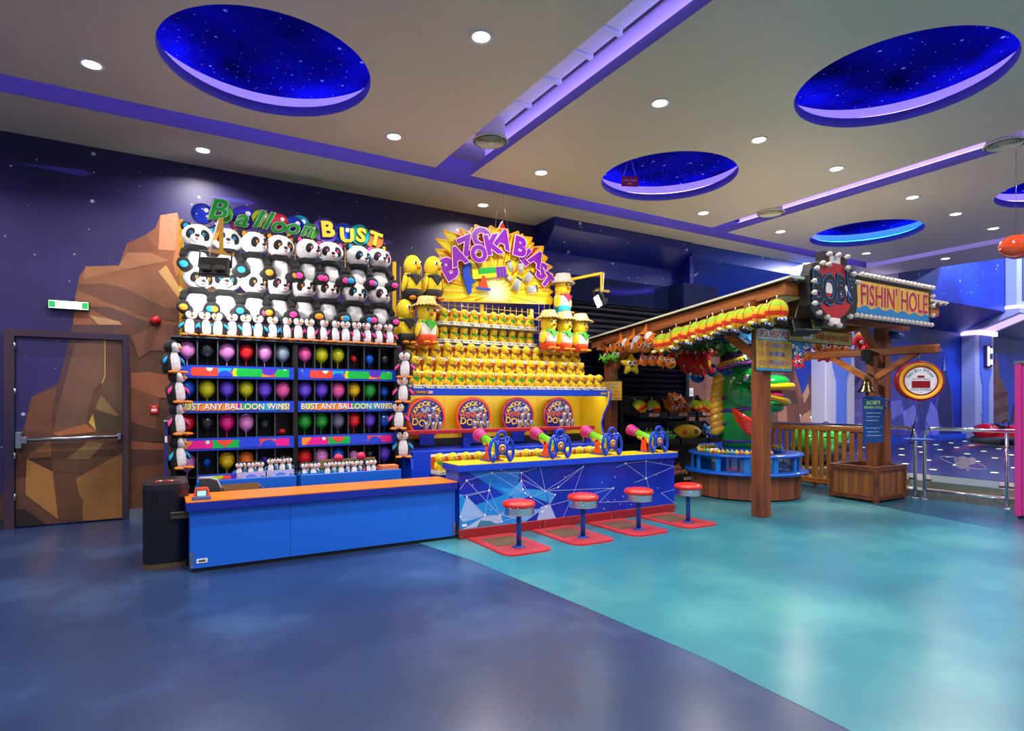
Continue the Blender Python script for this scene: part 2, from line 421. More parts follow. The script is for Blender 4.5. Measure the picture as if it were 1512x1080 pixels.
MURAL_RIDE=[([(9.02,2.39),(10.03,2.55),(10.74,2.78),(12.72,2.19),(13.11,2.2),(13.38,2.15),(13.67,1.57),(13.92,1.85),(14.09,2.08),(14.09,0.76),(9.02,0.87)],'6e4438'),
([(12.98,2.17),(13.33,2.15),(13.33,1.71),(13.51,1.35),(13.15,1.27),(12.72,1.59)],'4a2c2a'),
([(13.38,2.1),(13.67,1.54),(13.62,1.41),(13.51,1.49)],'8a5545'),
([(13.67,1.54),(13.9,1.83),(13.97,1.6),(13.74,1.32)],'c09080'),
([(12.72,1.49),(12.89,1.51),(13.04,1.27),(13.07,0.89),(12.72,0.89)],'a8705c'),
([(13.65,1.04),(14.06,1.18),(14.06,0.81),(13.6,0.85)],'b08060'),
([(13.9,2.02),(14.09,2.11),(14.09,1.6),(13.97,1.63)],'5a4530'),
([(10.24,2.02),(10.52,2.25),(10.52,1.33),(10.2,1.33)],'7a4a3c'),
([(10.52,2.25),(10.74,2.71),(10.85,1.83),(10.52,1.33)],'5a3630'),
([(15.3,2.02),(15.51,2.53),(16.06,2.61),(16.39,2.44),(16.61,2.14),(18.24,2.76),(18.36,0.66),(15.3,0.79)],'6a5a9a'),
([(15.51,2.53),(15.75,2.57),(15.8,2.15),(15.49,2.06)],'b8a0cc'),
([(15.8,2.42),(16.28,2.53),(16.55,2.17),(16.17,1.98),(15.75,2.15)],'6c5a98'),
([(15.64,1.73),(16.17,2.1),(16.55,2.17),(15.85,1.74),(15.64,1.55)],'2c2660'),
([(15.31,1.91),(15.49,1.85),(15.44,1.61),(15.31,1.58)],'a590c0'),
([(15.3,1.49),(15.54,1.52),(15.75,1.26),(15.3,1.08)],'b8a8d0'),
([(15.75,1.26),(16.28,1.5),(16.31,1.01),(15.8,0.93)],'7a6cb0'),
([(15.44,1.05),(15.75,0.96),(15.64,0.81)],'c0a8cc'),
([(17.4,2.38),(18.11,2.75),(18.36,2.41),(19.82,1.51),(20.13,1.24),(20.55,1.83),(20.78,2.81),(20.93,2.35),(21.31,1.56),(21.41,0.34),(17.4,0.37)],'4f4a94'),
([(18.36,1.07),(19.03,1.28),(19.2,0.84),(18.52,0.51)],'8f8ad0'),
([(17.71,1.38),(18.28,1.42),(18.44,1.07),(17.79,0.86)],'7a76c0'),
([(19.29,1.42),(19.91,1.46),(19.73,0.56),(19.29,0.49)],'3a3a80'),
([(19.64,0.83),(20.0,1.37),(20.55,0.96),(20.45,0.36),(19.64,0.39)],'8a80cc'),
([(20.55,1.83),(20.78,2.81),(21.21,1.65),(21.36,0.34),(20.55,0.36),(20.36,1.14)],'2c2c5c'),
([(20.78,2.76),(20.93,2.35),(20.73,2.3)],'8090d0'),
([(23.36,0.68),(23.36,2.16),(23.53,1.77),(23.97,2.53),(24.2,2.48),(24.37,2.95),(24.54,2.7),(24.6,2.29),(24.95,2.04),(25.3,1.47),(25.36,0.64)],'8a5a50'),
([(23.8,2.07),(24.25,2.18),(24.37,1.98),(23.8,1.82)],'8a2f38'),
([(23.58,1.57),(25.3,1.73),(25.3,1.58),(23.58,1.27)],'7a2a38'),
([(23.47,1.07),(25.36,1.26),(25.36,1.05),(23.47,0.82)],'6e3a3c'),
([(25.54,0.63),(25.91,1.47),(26.28,0.62)],'6a4038')]
film('rock_print', MURAL_BACK, 8.418, wall_back)
b = B()
for cx, cz, L, w in ((-0.75, 4.02, 0.62, 0.07), (1.0, 3.98, 0.5, 0.06), (2.9, 3.72, 0.7, 0.05)):   # comet streaks of the print
    b.flat([(cx - L, cz), (cx - L*.3, cz + w*.5), (cx, cz + w*.6), (cx + .09, cz + .01), (cx, cz - w*.5), (cx - L*.4, cz - w*.3)], pm('3c3698', 0.5), 8.4185)
struct('comet_print', b, wall_back)
# ---- door with panic bar
DX0, DX1, DZ = -1.45, -0.31, 2.18
b = B()
FR = starry('door_frame_print', '1a1440', '4a3038', 0.9, '4a3038', 0.001, 0.6)
d1 = thing('door_1', 'mural-printed fire exit door with steel push bar', 'door'); d1['kind'] = 'structure'; del d1['category']
b.box(DX0, DX0 + .09, 8.34, 8.43, 0, DZ, FR); b.box(DX1 - .06, DX1, 8.34, 8.43, 0, DZ, FR); b.box(DX0 + .09, DX1 - .06, 8.34, 8.43, DZ - .07, DZ, FR)
obj('door_frame', b, d1)
b = B(); b.box(DX0 + .095, DX1 - .065, 8.385, 8.425, 0.012, DZ - .075, SKY1)
leaf = obj('door_leaf', b, d1)
ins = [(inside(p, DX0 + .096, DX1 - .066, 0.014, DZ - .076), c) for p, c in MURAL_BACK]
b = B()
for i, (p, c) in enumerate([(p, c) for p, c in ins if len(p) > 2]): b.flat(p, rockpaint(c), 8.3845 - 0.0004 * i)
obj('rock_print', b, leaf)
b = B(); b.tube([(DX0 + .16, 8.27, .97), (DX1 - .10, 8.27, .985)], .022, STEEL, 12)
b.box(DX0 + .11, DX0 + .17, 8.25, 8.39, .88, 1.06, STEEL, None, .008); b.box(DX1 - .11, DX1 - .07, 8.25, 8.39, .95, 1.02, STEEL, None, .008)
b.box(DX0 + .155, DX0 + .22, 8.245, 8.31, .93, 1.01, STEEL, None, .01)
obj('push_bar', b, leaf)
for z in (.35, .8, 1.5, 2.0):
    b = B(); b.cyl(.012, .07, STEEL, (DX0 + .094, 8.345, z), u=10); obj('hinge', b, leaf)
b = B(); b.box(-7, DX0 - .002, 8.40, 8.42, 0, .11, pm('2b2438', .5)); struct('baseboard_back', b)
b = B(); b.box(DX1 + .002, .3, 8.40, 8.42, 0, .11, metal('b8b8c0', .3)); struct('baseboard_metal', b)

# ---- bulkhead and shutter wall beyond the blaster stall
def profx(name, prof, x0, x1, m, parent=None):
    b = B(); b.prism(prof, x1 - x0, m, Matrix(((0, 1, 0, x0), (1, 0, 0, 0), (0, 0, 1, 0), (0, 0, 0, 1))))
    return struct(name, b, parent)
profx('wall_bulkhead', [(7.83, CZ + .5), (7.83, 4.19), (8.14, 3.86), (8.14, 0), (8.6, 0), (8.6, CZ + .5)], 5.43, 8.55, SKY2)
profx('wall_ride', [(7.85, 7.0), (7.85, 4.08), (9.0, 3.55), (9.0, 0), (9.4, 0), (9.4, 7.0)], 8.55, 27, SKY3)
film('rock_print', MURAL_RIDE, 8.998, bpy.data.objects['wall_ride'])
b = B(); b.box(8.5, 8.6, 7.96, 9.0, 0, 2.98, rockpaint('6a4438')); b.box(8.5, 8.6, 7.85, 9.0, 2.98, 4.1, SKY2); struct('wall_return', b)
b = B(); b.box(8.6, 27, 8.86, 8.998, .2, .36, pm('0a50d8', .35)); struct('baseboard_ride', b)
# roller shutter
sh = thing('roller_shutter', 'closed dark navy corrugated roller shutter behind the fishing stall', 'shutter', (0, 0, 0))
SHM = pm('161c34', .3, .55)
b = B(); n = 0; z = .02
SL = bpy.data.meshes
sb = B(); pr = []
for k in range(9):
    t = k / 8; pr.append((-.035 * sin(pi * t), t * .098))
vs = []; L0, L1 = 5.62, 8.42
sb.add([(L0, y, zz) for y, zz in pr] + [(L1, y, zz) for y, zz in pr], [(k, k + 9, k + 10, k + 1) for k in range(8)], SHM, None, True)
slat_me = sb.mesh('slat')
while z < 3.0:
    o = obj('slat', slat_me, sh, (0, 7.92, z)); z += .1
b = B(); b.box(8.40, 8.47, 7.84, 7.96, 0, 3.0, pm('4a5560', .35, .6)); obj('guide_rail', b, sh)
b = B(); b.box(5.5, 7.70, 7.6, 8.14, 2.99, 3.40, pm('141c40', .07, .4)); obj('hood', b, sh)
b = B(); b.box(7.70, 8.55, 7.25, 8.14, 2.98, 3.42, pm('10163c', .2, .2)); obj('end_housing', b, sh)

# ---- columns on the ride wall
COLW = pm('c4c2d8', .4); COLB = pm('5a7ae0', .4)
def column(x, label, base_only, lamp):
    t = thing('column', label, 'column')
    b = B(); b.box(x, x + 1.25, 8.6, 9.0, .2, 3.56, COLW, None, .02); obj('shaft', b, t)
    b = B(); pz = [(x + .42, .3), (x + .84, .3), (x + .84, 1.9), (x + 1.02, 2.3), (x + 1.02, 3.5), (x + .26, 3.5), (x + .26, 2.3), (x + .42, 1.9)]
    b.prism(pz, .05, COLB, T((0, 8.57, 0))); obj('inset_panel', b, t)
    b = B(); b.box(x - .03, x + 1.28, 8.5, 9.0, 3.46, 3.6, pm('d9c4ff', .4, 0, 0, 1.3)); obj('light_band', b, t)
    b = B(); b.prism([(8.55, 3.6), (7.5, 4.02), (7.5, 4.16), (7.86, 4.16), (7.86, 4.08), (9.0, 3.6)], 1.25, COLW, Matrix(((0, 1, 0, x), (1, 0, 0, 0), (0, 0, 1, 0), (0, 0, 0, 1)))); obj('bracket', b, t)
    b = B(); b.box(x - .03, x + 1.28, 7.48, 7.86, 4.14, 4.24, pm('d9c4ff', .4, 0, 0, 1.3)); obj('light_band', b, t)
    b = B(); b.box(x + .25, x + 1.0, -.5, .5, -.012, .012, pm('cdb4ff', .4, 0, 0, 1.0), T((0, 8.02, 3.8), (-21.8, 0, 0))); obj('soffit_light', b, t)
    b = B(); b.box(x, x + 1.25, 7.55, 7.86, 4.24, 6.6, COLW, None, .02); obj('upper_shaft', b, t)
    b = B(); b.box(x + .3, x + .95, 7.53, 7.56, 4.4, 6.2, pm('5a5a7a', .6)); obj('grille', b, t)
    return t
column(14.0, 'white pilaster with tapered blue inset behind the picket fence', 0, 0)
cB = column(21.9, 'white pilaster with glowing bands beside the red bumper car', 0, 0)
b = B(); b.cyl(.09, .3, pm('c02040', .3), (14.65, 8.4, 2.85), (90, 0, 0)); obj('horn', b, [o for o in COL.objects if o.name == 'column'][0])
b = B(); b.box(22.35, 22.75, 8.48, 8.6, 2.45, 3.15, pm('30304a', .4), None, .03)
b.box(22.4, 22.48, 8.46, 8.49, 2.5, 3.1, pm('f0a8ff', .4, 0, 0, 5)); b.box(22.55, 22.7, 8.46, 8.49, 2.55, 2.7, pm('f0a8ff', .4, 0, 0, 5)); b.box(22.55, 22.7, 8.46, 8.49, 2.9, 3.05, pm('f0a8ff', .4, 0, 0, 5))
obj('wall_lamp', b, cB)

# ---- ceiling: panels with round coffers and light coves
CEIL = mottled('ceiling_paint', 'c4bca8', 'd0c8b2', 'd8d0bc', (.42, .5), .25)
COVE = pm('e6e4ee', .6); LIP = pm('6f68a8', .6)
DOME = starry('coffer_sky_print', '060640', '1014a0', 4.2, 'b8d4ff', 0.05, 1.3, 0.9, 0.4, (0, 0, 0), 0.0)
PURP = pm('a48cff', .5, 0, 0, LED * 2.6); CYAN = pm('2c98ff', .5, 0, 0, LED * 2.6)
R0 = .875
def ceil_panel(name, x0, x1, y0, y1, domes, th=.11):
    bm = bmesh.new(); es = []
    def loop(pts):
        vs = [bm.verts.new((x, y, CZ)) for x, y in pts]
        for i in range(len(vs)): es.append(bm.edges.new((vs[i], vs[(i+1) % len(vs)])))
    loop([(x0, y0), (x1, y0), (x1, y1), (x0, y1)])
    for cx, cy in domes: loop([(cx + R0 * cos(2*pi*i/64), cy + R0 * sin(2*pi*i/64)) for i in range(64)])
    bmesh.ops.triangle_fill(bm, use_beauty=True, use_dissolve=False, edges=es)
    for f in bm.faces:
        f.normal_update()
        if f.normal.z > 0: f.normal_flip()
    b = B(); b.bmadd(bm, CEIL)
    for (ax, ay, bx, by) in ((x0, y0, x1, y0), (x1, y0, x1, y1), (x1, y1, x0, y1), (x0, y1, x0, y0)):
        b.add([(ax, ay, CZ), (bx, by, CZ), (bx, by, CZ + th), (ax, ay, CZ + th)], [(0, 1, 2, 3)], LIP)
    e = .14                                     # ledge behind each lip
    return struct(name, b)
D = [(0.845, 5.656), (5.914, 2.938), (5.804, 5.739), (10.74, 5.88), (10.876, 3.109), (0.82, 2.9)]
TOP = CZ + .36
p1 = ceil_panel('ceiling', -7, 3.0, -7, 6.96, [D[0], D[5]])
p2 = ceil_panel('ceiling_panel_middle', 3.5, 8.08, -7, 6.98, [D[1], D[2]])
p3 = ceil_panel('ceiling_panel_far', 8.55, 13.1, -7, 7.05, [D[3], D[4]])
b = B()
b.add([(13.5, -7, CZ), (17.6, -7, CZ), (14.45, 8.2, CZ), (13.5, 8.2, CZ)], [(0, 3, 2, 1)], CEIL)
b.add([(17.6, -7, CZ), (14.45, 8.2, CZ), (14.45, 8.2, CZ + .5), (17.6, -7, CZ + .5)], [(0, 1, 2, 3)], CEIL)
b.add([(13.5, -7, CZ), (13.5, 8.2, CZ), (13.5, 8.2, CZ + .12), (13.5, -7, CZ + .12)], [(0, 1, 2, 3)], COVE)
struct('ceiling_panel_ride', b)
b = B(); b.add([(-7, 7.36, CZ), (13.5, 7.36, CZ), (13.5, 8.5, CZ), (-7, 8.5, CZ)], [(0, 3, 2, 1)], CEIL)
b.add([(-7, 7.36, CZ), (13.5, 7.36, CZ), (13.5, 7.36, TOP), (-7, 7.36, TOP)], [(0, 1, 2, 3)], pm('5c5498', .6))
struct('ceiling_border', b)
b = B(); b.box(-7, 18, -7, 8.6, TOP + .3, TOP + .4, COVE); struct('ceiling_slab', b)
b = B(); b.box(14.4, 27, -7, 9.4, 7.0, 7.1, pm('202440', .8)); struct('ceiling_ride', b)
def led(name, b, parent): return struct(name, b, parent)
# long cove along the back wall
b = B(); b.box(-7, 2.9, 6.80, 6.90, CZ + .12, CZ + .135, PURP); led('light_strip', b, p1)
b = B(); b.box(3.6, 8.0, 6.80, 6.90, CZ + .12, CZ + .135, PURP); led('light_strip', b, p2)
b = B(); b.box(8.65, 13.0, 6.84, 6.95, CZ + .12, CZ + .135, PURP); led('light_strip', b, p3)
# cross coves: lip, ledge, lit upstand
for k, (xl, xr, ye, par) in enumerate(((3.0, 3.5, 6.98, p2), (8.08, 8.55, 7.05, p3), (13.1, 13.5, 7.4, p3))):
    b = B(); b.box(xr + .14, xr + .16, -7, ye - .15, CZ + .11, TOP + .3, COVE)
    b.box(xr + .001, xr + .14, -7, ye - .15, CZ + .105, CZ + .112, COVE)
    struct('cove_upstand', b, par)
    b = B(); b.box(xr + .03, xr + .09, -7, ye - .2, CZ + .113, CZ + .125, PURP); led('light_strip', b, par)
    b = B(); b.box(xl - .2, xl - .12, -7, ye - .2, CZ + .113, CZ + .125, PURP); led('light_strip', b, par)
    b = B(); b.box(xr - .02, xr + .11, -7, ye - .2, TOP + .02, TOP + .3, BLACK); struct('gap_shade_strip', b, par)  # solid black strip standing in for the shade inside the gap
# round coffers
for k, (cx, cy) in enumerate(D):
    par = (p1, p2, p2, p3, p3, p1)[k]; col = CYAN if k == 3 else PURP
    b = B(); b.lathe([(R0, CZ), (R0, CZ + .10), (R0 + .03, CZ + .10)], LIP, 64, (cx, cy, 0), caps=False); struct('coffer_lip', b, par)
    b = B(); b.lathe([(R0 + .03, CZ + .10), (R0 + .17, CZ + .10), (R0 + .17, CZ + .30)], COVE, 64, (cx, cy, 0), caps=False); struct('coffer_upstand', b, par)
    b = B(); b.lathe([(R0 + .04, CZ + .102), (R0 + .09, CZ + .102), (R0 + .09, CZ + .118), (R0 + .04, CZ + .118)], col, 64, (cx, cy, 0), caps=False); led('light_ring', b, par)
    b = B(); b.lathe([(0.001, CZ + .27), (R0 + .17, CZ + .27)], DOME, 64, (cx, cy, 0), caps=False); struct('coffer_sky', b, par)
# ================================================================== LAMPS AND WALL FITTINGS
LENS = pm('fff1dc', .3, 0, 0, 14.0)
def lamp_light(name, kind, energy, at, aim=None, size=.12, color=(1, .93, .84), spread=None):
    l = bpy.data.lights.new(name, kind); l.energy = energy; l.color = color
    if kind == 'AREA':
        l.shape = 'DISK'; l.size = size
        if spread: l.spread = radians(spread)
    else: l.shadow_soft_size = size
    o = bpy.data.objects.new(name, l); COL.objects.link(o); o.location = at
    if aim: o.rotation_euler = (Vector(aim) - Vector(at)).to_track_quat('-Z', 'Y').to_euler()
    return o
def make_downlight():
    t = thing('downlight', 'x', 'ceiling lamp', group='recessed downlights')
    b = B(); b.lathe([(.095, .004), (.1, -.006), (.085, -.012), (.07, -.004)], WHITE, 24, caps=False); obj('trim_ring', b, t)
    b = B(); b.lathe([(.001, -.003), (.072, -.003)], LENS, 24, caps=False); obj('lens', b, t)
    return t
DL = Kind(make_downlight())
lamps = [(-.51, 6.36, 'over the mural wall by the fire door'), (.44, 7.87, 'nearest the wall above the panda stall'), (2.25, 6.38, 'just before the round vent over the panda stall'),
         (2.24, 4.27, 'large and near, ahead of the long cross cove'), (4.24, 6.42, 'above the starburst sign, beside the cove corner'), (4.19, 7.93, 'in the border strip right over the starburst sign'),
         (4.26, 4.32, 'between the two round coffers and the vent'), (5.82, 4.36, 'between the biggest coffer and the coffer with the hanging tag'), (7.39, 4.40, 'under the edge of the second cross cove'),
         (7.34, 6.5, 'beyond the coffer with the hanging tag'), (9.38, 4.46, 'over the cyan coffer, nearest of that row'), (10.8, 4.51, 'second past the second cross cove'), (12.26, 4.56, 'third past the second cross cove'),
         (9.3, 6.53, 'in front of the cyan coffer over the fishing stall roof'), (12.14, 6.62, 'just behind the cyan coffer above the bulb sign'), (11.93, 7.76, 'in the border strip by the bulb sign'), (14.0, 6.03, 'last, beside the orange hanging balloon')]
hid = [(.4, 4.2), (-2.4, 6.3), (-2.4, 4.2), (-3, 7.9), (2.2, 2.2), (4.3, 2.2), (.4, 2.2), (5.8, 1.0), (7.5, 2.3), (2.2, 0), (4.5, 0), (0, 0), (7.5, .2), (9.6, 2.4), (12, 2.4), (9.6, .4), (-2.4, 2), (2, -2.4), (5, -2.4), (-1.5, -2.4)]
for x, y, w in lamps: DL.put((x, y, CZ), 0, 'round recessed downlight ' + w)
DL.place()
for x, y, w in lamps: lamp_light('downlight_beam', 'AREA', LAMP_W, (x, y, CZ - .02), (x, y, 0), .14, spread=150)
for x, y in hid: lamp_light('downlight_beam', 'AREA', LAMP_W, (x, y, CZ - .02), (x, y, 0), .14, spread=150)
# bumper-car hall: blue stage wash from fixtures high on the ride ceiling
for x, y in ((16, 4.5), (19, 6), (22.5, 5)): lamp_light('ride_wash', 'AREA', 260, (x, y, 6.8), (x + .5, 8.5, 1.5), .5, (.38, .5, 1.0))
lamp_light('ride_wash', 'AREA', 110, (12, 7.2, 4.3), (12, 7.6, 0), .4, (.8, .8, 1.0))
# round air diffusers
def diffuser(x, y, label, r=.19, z=CZ - .03):
    t = thing('air_diffuser', label, 'air vent', (x, y, z), group='round ceiling vents')
    V = pm('dcd8c4', .5)
    b = B(); b.lathe([(r, .0), (r + .015, .01), (r - .02, .05), (r - .03, .3), (r - .04, .3), (r - .04, .02)], V, 32, caps=False); obj('collar', b, t)
    b = B(); b.lathe([(.001, .03), (r - .03, .03)], pm('3a3830', .7), 32, caps=False); obj('throat', b, t)
    for k in range(6):
        q = r - .025 - k * .028
        b = B(); b.lathe([(q, -.004), (q - .02, .012), (q - .022, .009), (q - .003, -.008), (q, -.004)], V, 32, caps=False); obj('ring_vane', b, t)
diffuser(3.21, 5.9, 'round ceiling vent at the end of a white duct in the long cove')
diffuser(8.2, 5.93, 'round ceiling vent in the second cove above the fishing stall')
diffuser(8.3, 2.98, 'round ceiling vent in the second cove near the frame edge')
t = thing('air_duct', 'white jointed air duct running inside the long purple cove', 'duct')
y = 5.95
for k, L in enumerate((.5, .55, .6, .7, 1.2, 2.0)):
    pass
y0 = 5.9
for k, y1 in enumerate((5.35, 4.8, 4.3, 3.9, -3.0)):
    b = B(); b.box(3.05, 3.40, y1 + .02, y0, CZ + .2, CZ + .42 + .02 * k, COVE, None, .02); obj('duct_section', b, t)
    b = B(); b.box(3.03, 3.42, y1, y1 + .05, CZ + .18, CZ + .44 + .02 * k, COVE, None, .01); obj('flange', b, t); y0 = y1
# exit sign
t = thing('exit_sign', 'glowing green and white emergency exit light above the fire door', 'exit sign', (-.88, 8.36, 2.48))
b = B(); b.box(-.19, .19, -.03, .055, -.05, .05, pm('2a3a34', .4), None, .008); obj('housing', b, t)
b = B(); b.box(-.18, .18, -.036, -.028, -.042, .042, pm('d9ffd0', .4, 0, 0, 2.2)); obj('lens', b, t)
for s in (-1, 1):
    b = B(); b.box(s * .15 - .028, s * .15 + .028, -.039, -.035, -.036, .036, pm('1fa050', .4, 0, 0, .8)); obj('green_end_panel', b, t)
t = thing('alarm_sounder', 'red wall alarm beacon high beside the fire door', 'alarm', (-.04, 8.42, 2.37))
b = B(); b.lathe([(.06, 0), (.06, .03), (.05, .05)], pm('7a1018', .4), 24, rot=(90, 0, 0)); obj('backbox', b, t)
b = B(); b.lathe([(.048, .04), (.045, .075), (.03, .095), (.001, .1)], pm('d01020', .15, 0, .5), 24, rot=(90, 0, 0)); obj('red_dome', b, t)
t = thing('fire_call_point', 'small red break-glass fire call point beside the fire door', 'call point', (-.055, 8.42, 1.29))
b = B(); b.box(-.045, .045, -.04, 0, -.05, .05, pm('d81828', .35), None, .008); obj('case', b, t)
b = B(); b.box(-.028, .028, -.043, -.039, -.018, .012, WHITE); b.text('FIRE', WHITE, .02, mx=T((0, -.0415, .032))); obj('glass_plate', b, t)
# hanging tag inside the coffer
t = thing('hanging_tag', 'small red notice hanging by wires inside the round coffer', 'sign', (5.28, 5.9, CZ - .06))
b = B(); b.box(-.11, .11, -.004, .004, -.09, .04, pm('b01030', .45), T(rot=(0, 0, -25))); obj('plate', b, t)
b = B(); b.text('OPEN EVERY', WHITE, .032, mx=T((0, -.005, -.012), (0, 0, -25))); b.text('DAY', WHITE, .032, mx=T((0, -.006, -.055), (0, 0, -25))); obj('lettering', b, t)
b = B(); b.tube([(-.08, .03, .04), (0, 0, .33), (.08, -.03, .04)], .002, STEEL, 5); obj('wire', b, t)

# ================================================================== PLUSH TOYS (prototypes)
def eyes(h, iris, z, y, dx, r, parent_name='eye'):
    for s in (-1, 1):
        b = B(); b.ell(r, r * .6, r * 1.1, pm(iris, .25), (s * dx, y, z), u=12, w=8)
        b.ell(r * .62, r * .5, r * .7, BLACK, (s * dx, y - r * .35, z), u=10, w=6); b.ell(r * .2, r * .2, r * .2, WHITE, (s * dx - r * .3, y - r * .78, z + r * .35), u=6, w=4)
        obj(parent_name, b, h)
def make_panda(acc):
    t = thing('plush_panda', 'x', 'plush toy', group='plush pandas on the prize rack')
    Wp, Kp, Ap = plush('e6e2e4'), plush('0e0e12'), plush(acc)
    b = B(); b.lathe([(.001, 0), (.085, .005), (.115, .05), (.11, .12), (.085, .2), (.055, .27), (.03, .3)], Wp, 20, sc=(1, .85, 1)); obj('body', b, t)
    b = B(); b.tube([(-.09, -.02, .235), (-.05, -.07, .24), (0, -.08, .238), (.05, -.07, .24), (.09, -.02, .235), (0, .07, .24)], .032, Kp, 10, closed=True); obj('shoulder_band', b, t)
    h = obj('head', B().ell(.145, .115, .115, Wp, (0, -.01, .1), u=22, w=14).ell(.062, .05, .045, Wp, (0, -.105, .06)), t, (0, 0, .27))
    for s in (-1, 1):
        b = B(); b.ell(.05, .028, .05, Kp, (s * .115, .015, .185)); b.ell(.026, .012, .028, Ap, (s * .113, -.008, .183), u=10, w=6); obj('ear', b, h)
        b = B(); b.ell(.042, .022, .054, Kp, (s * .062, -.1, .1), (0, s * -22, s * 22)); obj('eye_patch', b, h)
    eyes(h, acc, .1, -.124, .054, .0145)
    b = B(); b.ell(.022, .016, .015, BLACK, (0, -.152, .075), u=10, w=6); obj('nose', b, h)
    b = B(); b.ell(.013, .008, .008, pm('c02030', .5), (0, -.15, .043), u=8, w=6); obj('mouth', b, h)
    for s in (-1, 1):
        b = B(); b.tube([(s * .075, -.015, .235), (s * .115, -.04, .205), (s * .128, -.075, .165)], .036, Kp, 12, [.03, .036, .03]); b.ell(.034, .034, .034, Kp, (s * .128, -.078, .16)); obj('arm', b, t)
        b = B(); b.tube([(s * .06, -.03, .04), (s * .11, -.1, .05), (s * .13, -.14, .06)], .05, Kp, 12, [.05, .056, .056]); b.ell(.06, .035, .062, Kp, (s * .13, -.15, .065))
        b.ell(.038, .018, .032, Ap, (s * .13, -.178, .055), u=12, w=8); obj('leg', b, t)
    return t
PANDA = {c: Kind(make_panda(h)) for c, h in (('blue', '1a9be0'), ('orange', 'f09020'), ('pink', 'f040a0'))}
def make_penguin(acc):
    t = thing('plush_penguin', 'x', 'plush toy', group='plush penguins')
    Kp, Wp, Op, Ap = plush('18181e'), plush('d8d8e2'), plush('f08028'), plush(acc)
    b = B(); b.lathe([(.001, 0), (.06, .004), (.074, .05), (.068, .11), (.048, .165), (.03, .19)], Kp, 18, sc=(1, .9, 1)); obj('body', b, t)
    b = B(); b.lathe([(.001, .01), (.045, .012), (.058, .05), (.053, .11), (.036, .16), (.015, .19)], Wp, 14, (0, -.022, 0), sc=(1, .85, 1)); obj('belly', b, t)
    h = obj('head', B().ell(.062, .058, .055, Kp, (0, 0, .045), u=18, w=12), t, (0, 0, .175))
    b = B()
    for s in (-1, 1): b.ell(.032, .03, .035, Wp, (s * .024, -.034, .045), u=12, w=8)
    b.ell(.05, .035, .028, Wp, (0, -.03, .025), u=14, w=8); obj('face', b, h)
    b = B(); b.lathe([(.018, 0), (.012, .02), (.001, .036)], Op, 10, (0, -.055, .035), (90, 0, 0)); obj('beak', b, h)
    eyes(h, '14141c', .056, -.06, .026, .006)
    for s in (-1, 1):
        b = B(); b.tube([(s * .05, 0, .15), (s * .085, -.01, .11), (s * .1, -.02, .075)], .02, Kp, 8, [.018, .022, .008])
        b.tube([(s * .055, -.012, .14), (s * .085, -.024, .108), (s * .098, -.032, .08)], .012, Ap, 8, [.01, .015, .006]); obj('wing', b, t)
        b = B(); b.ell(.034, .05, .014, Op, (s * .045, -.07, .014), (0, 0, s * 18), u=12, w=6); obj('foot', b, t)
    return t
PENG = {c: Kind(make_penguin(h)) for c, h in (('blue', '1a9be0'), ('pink', 'f040a0'))}
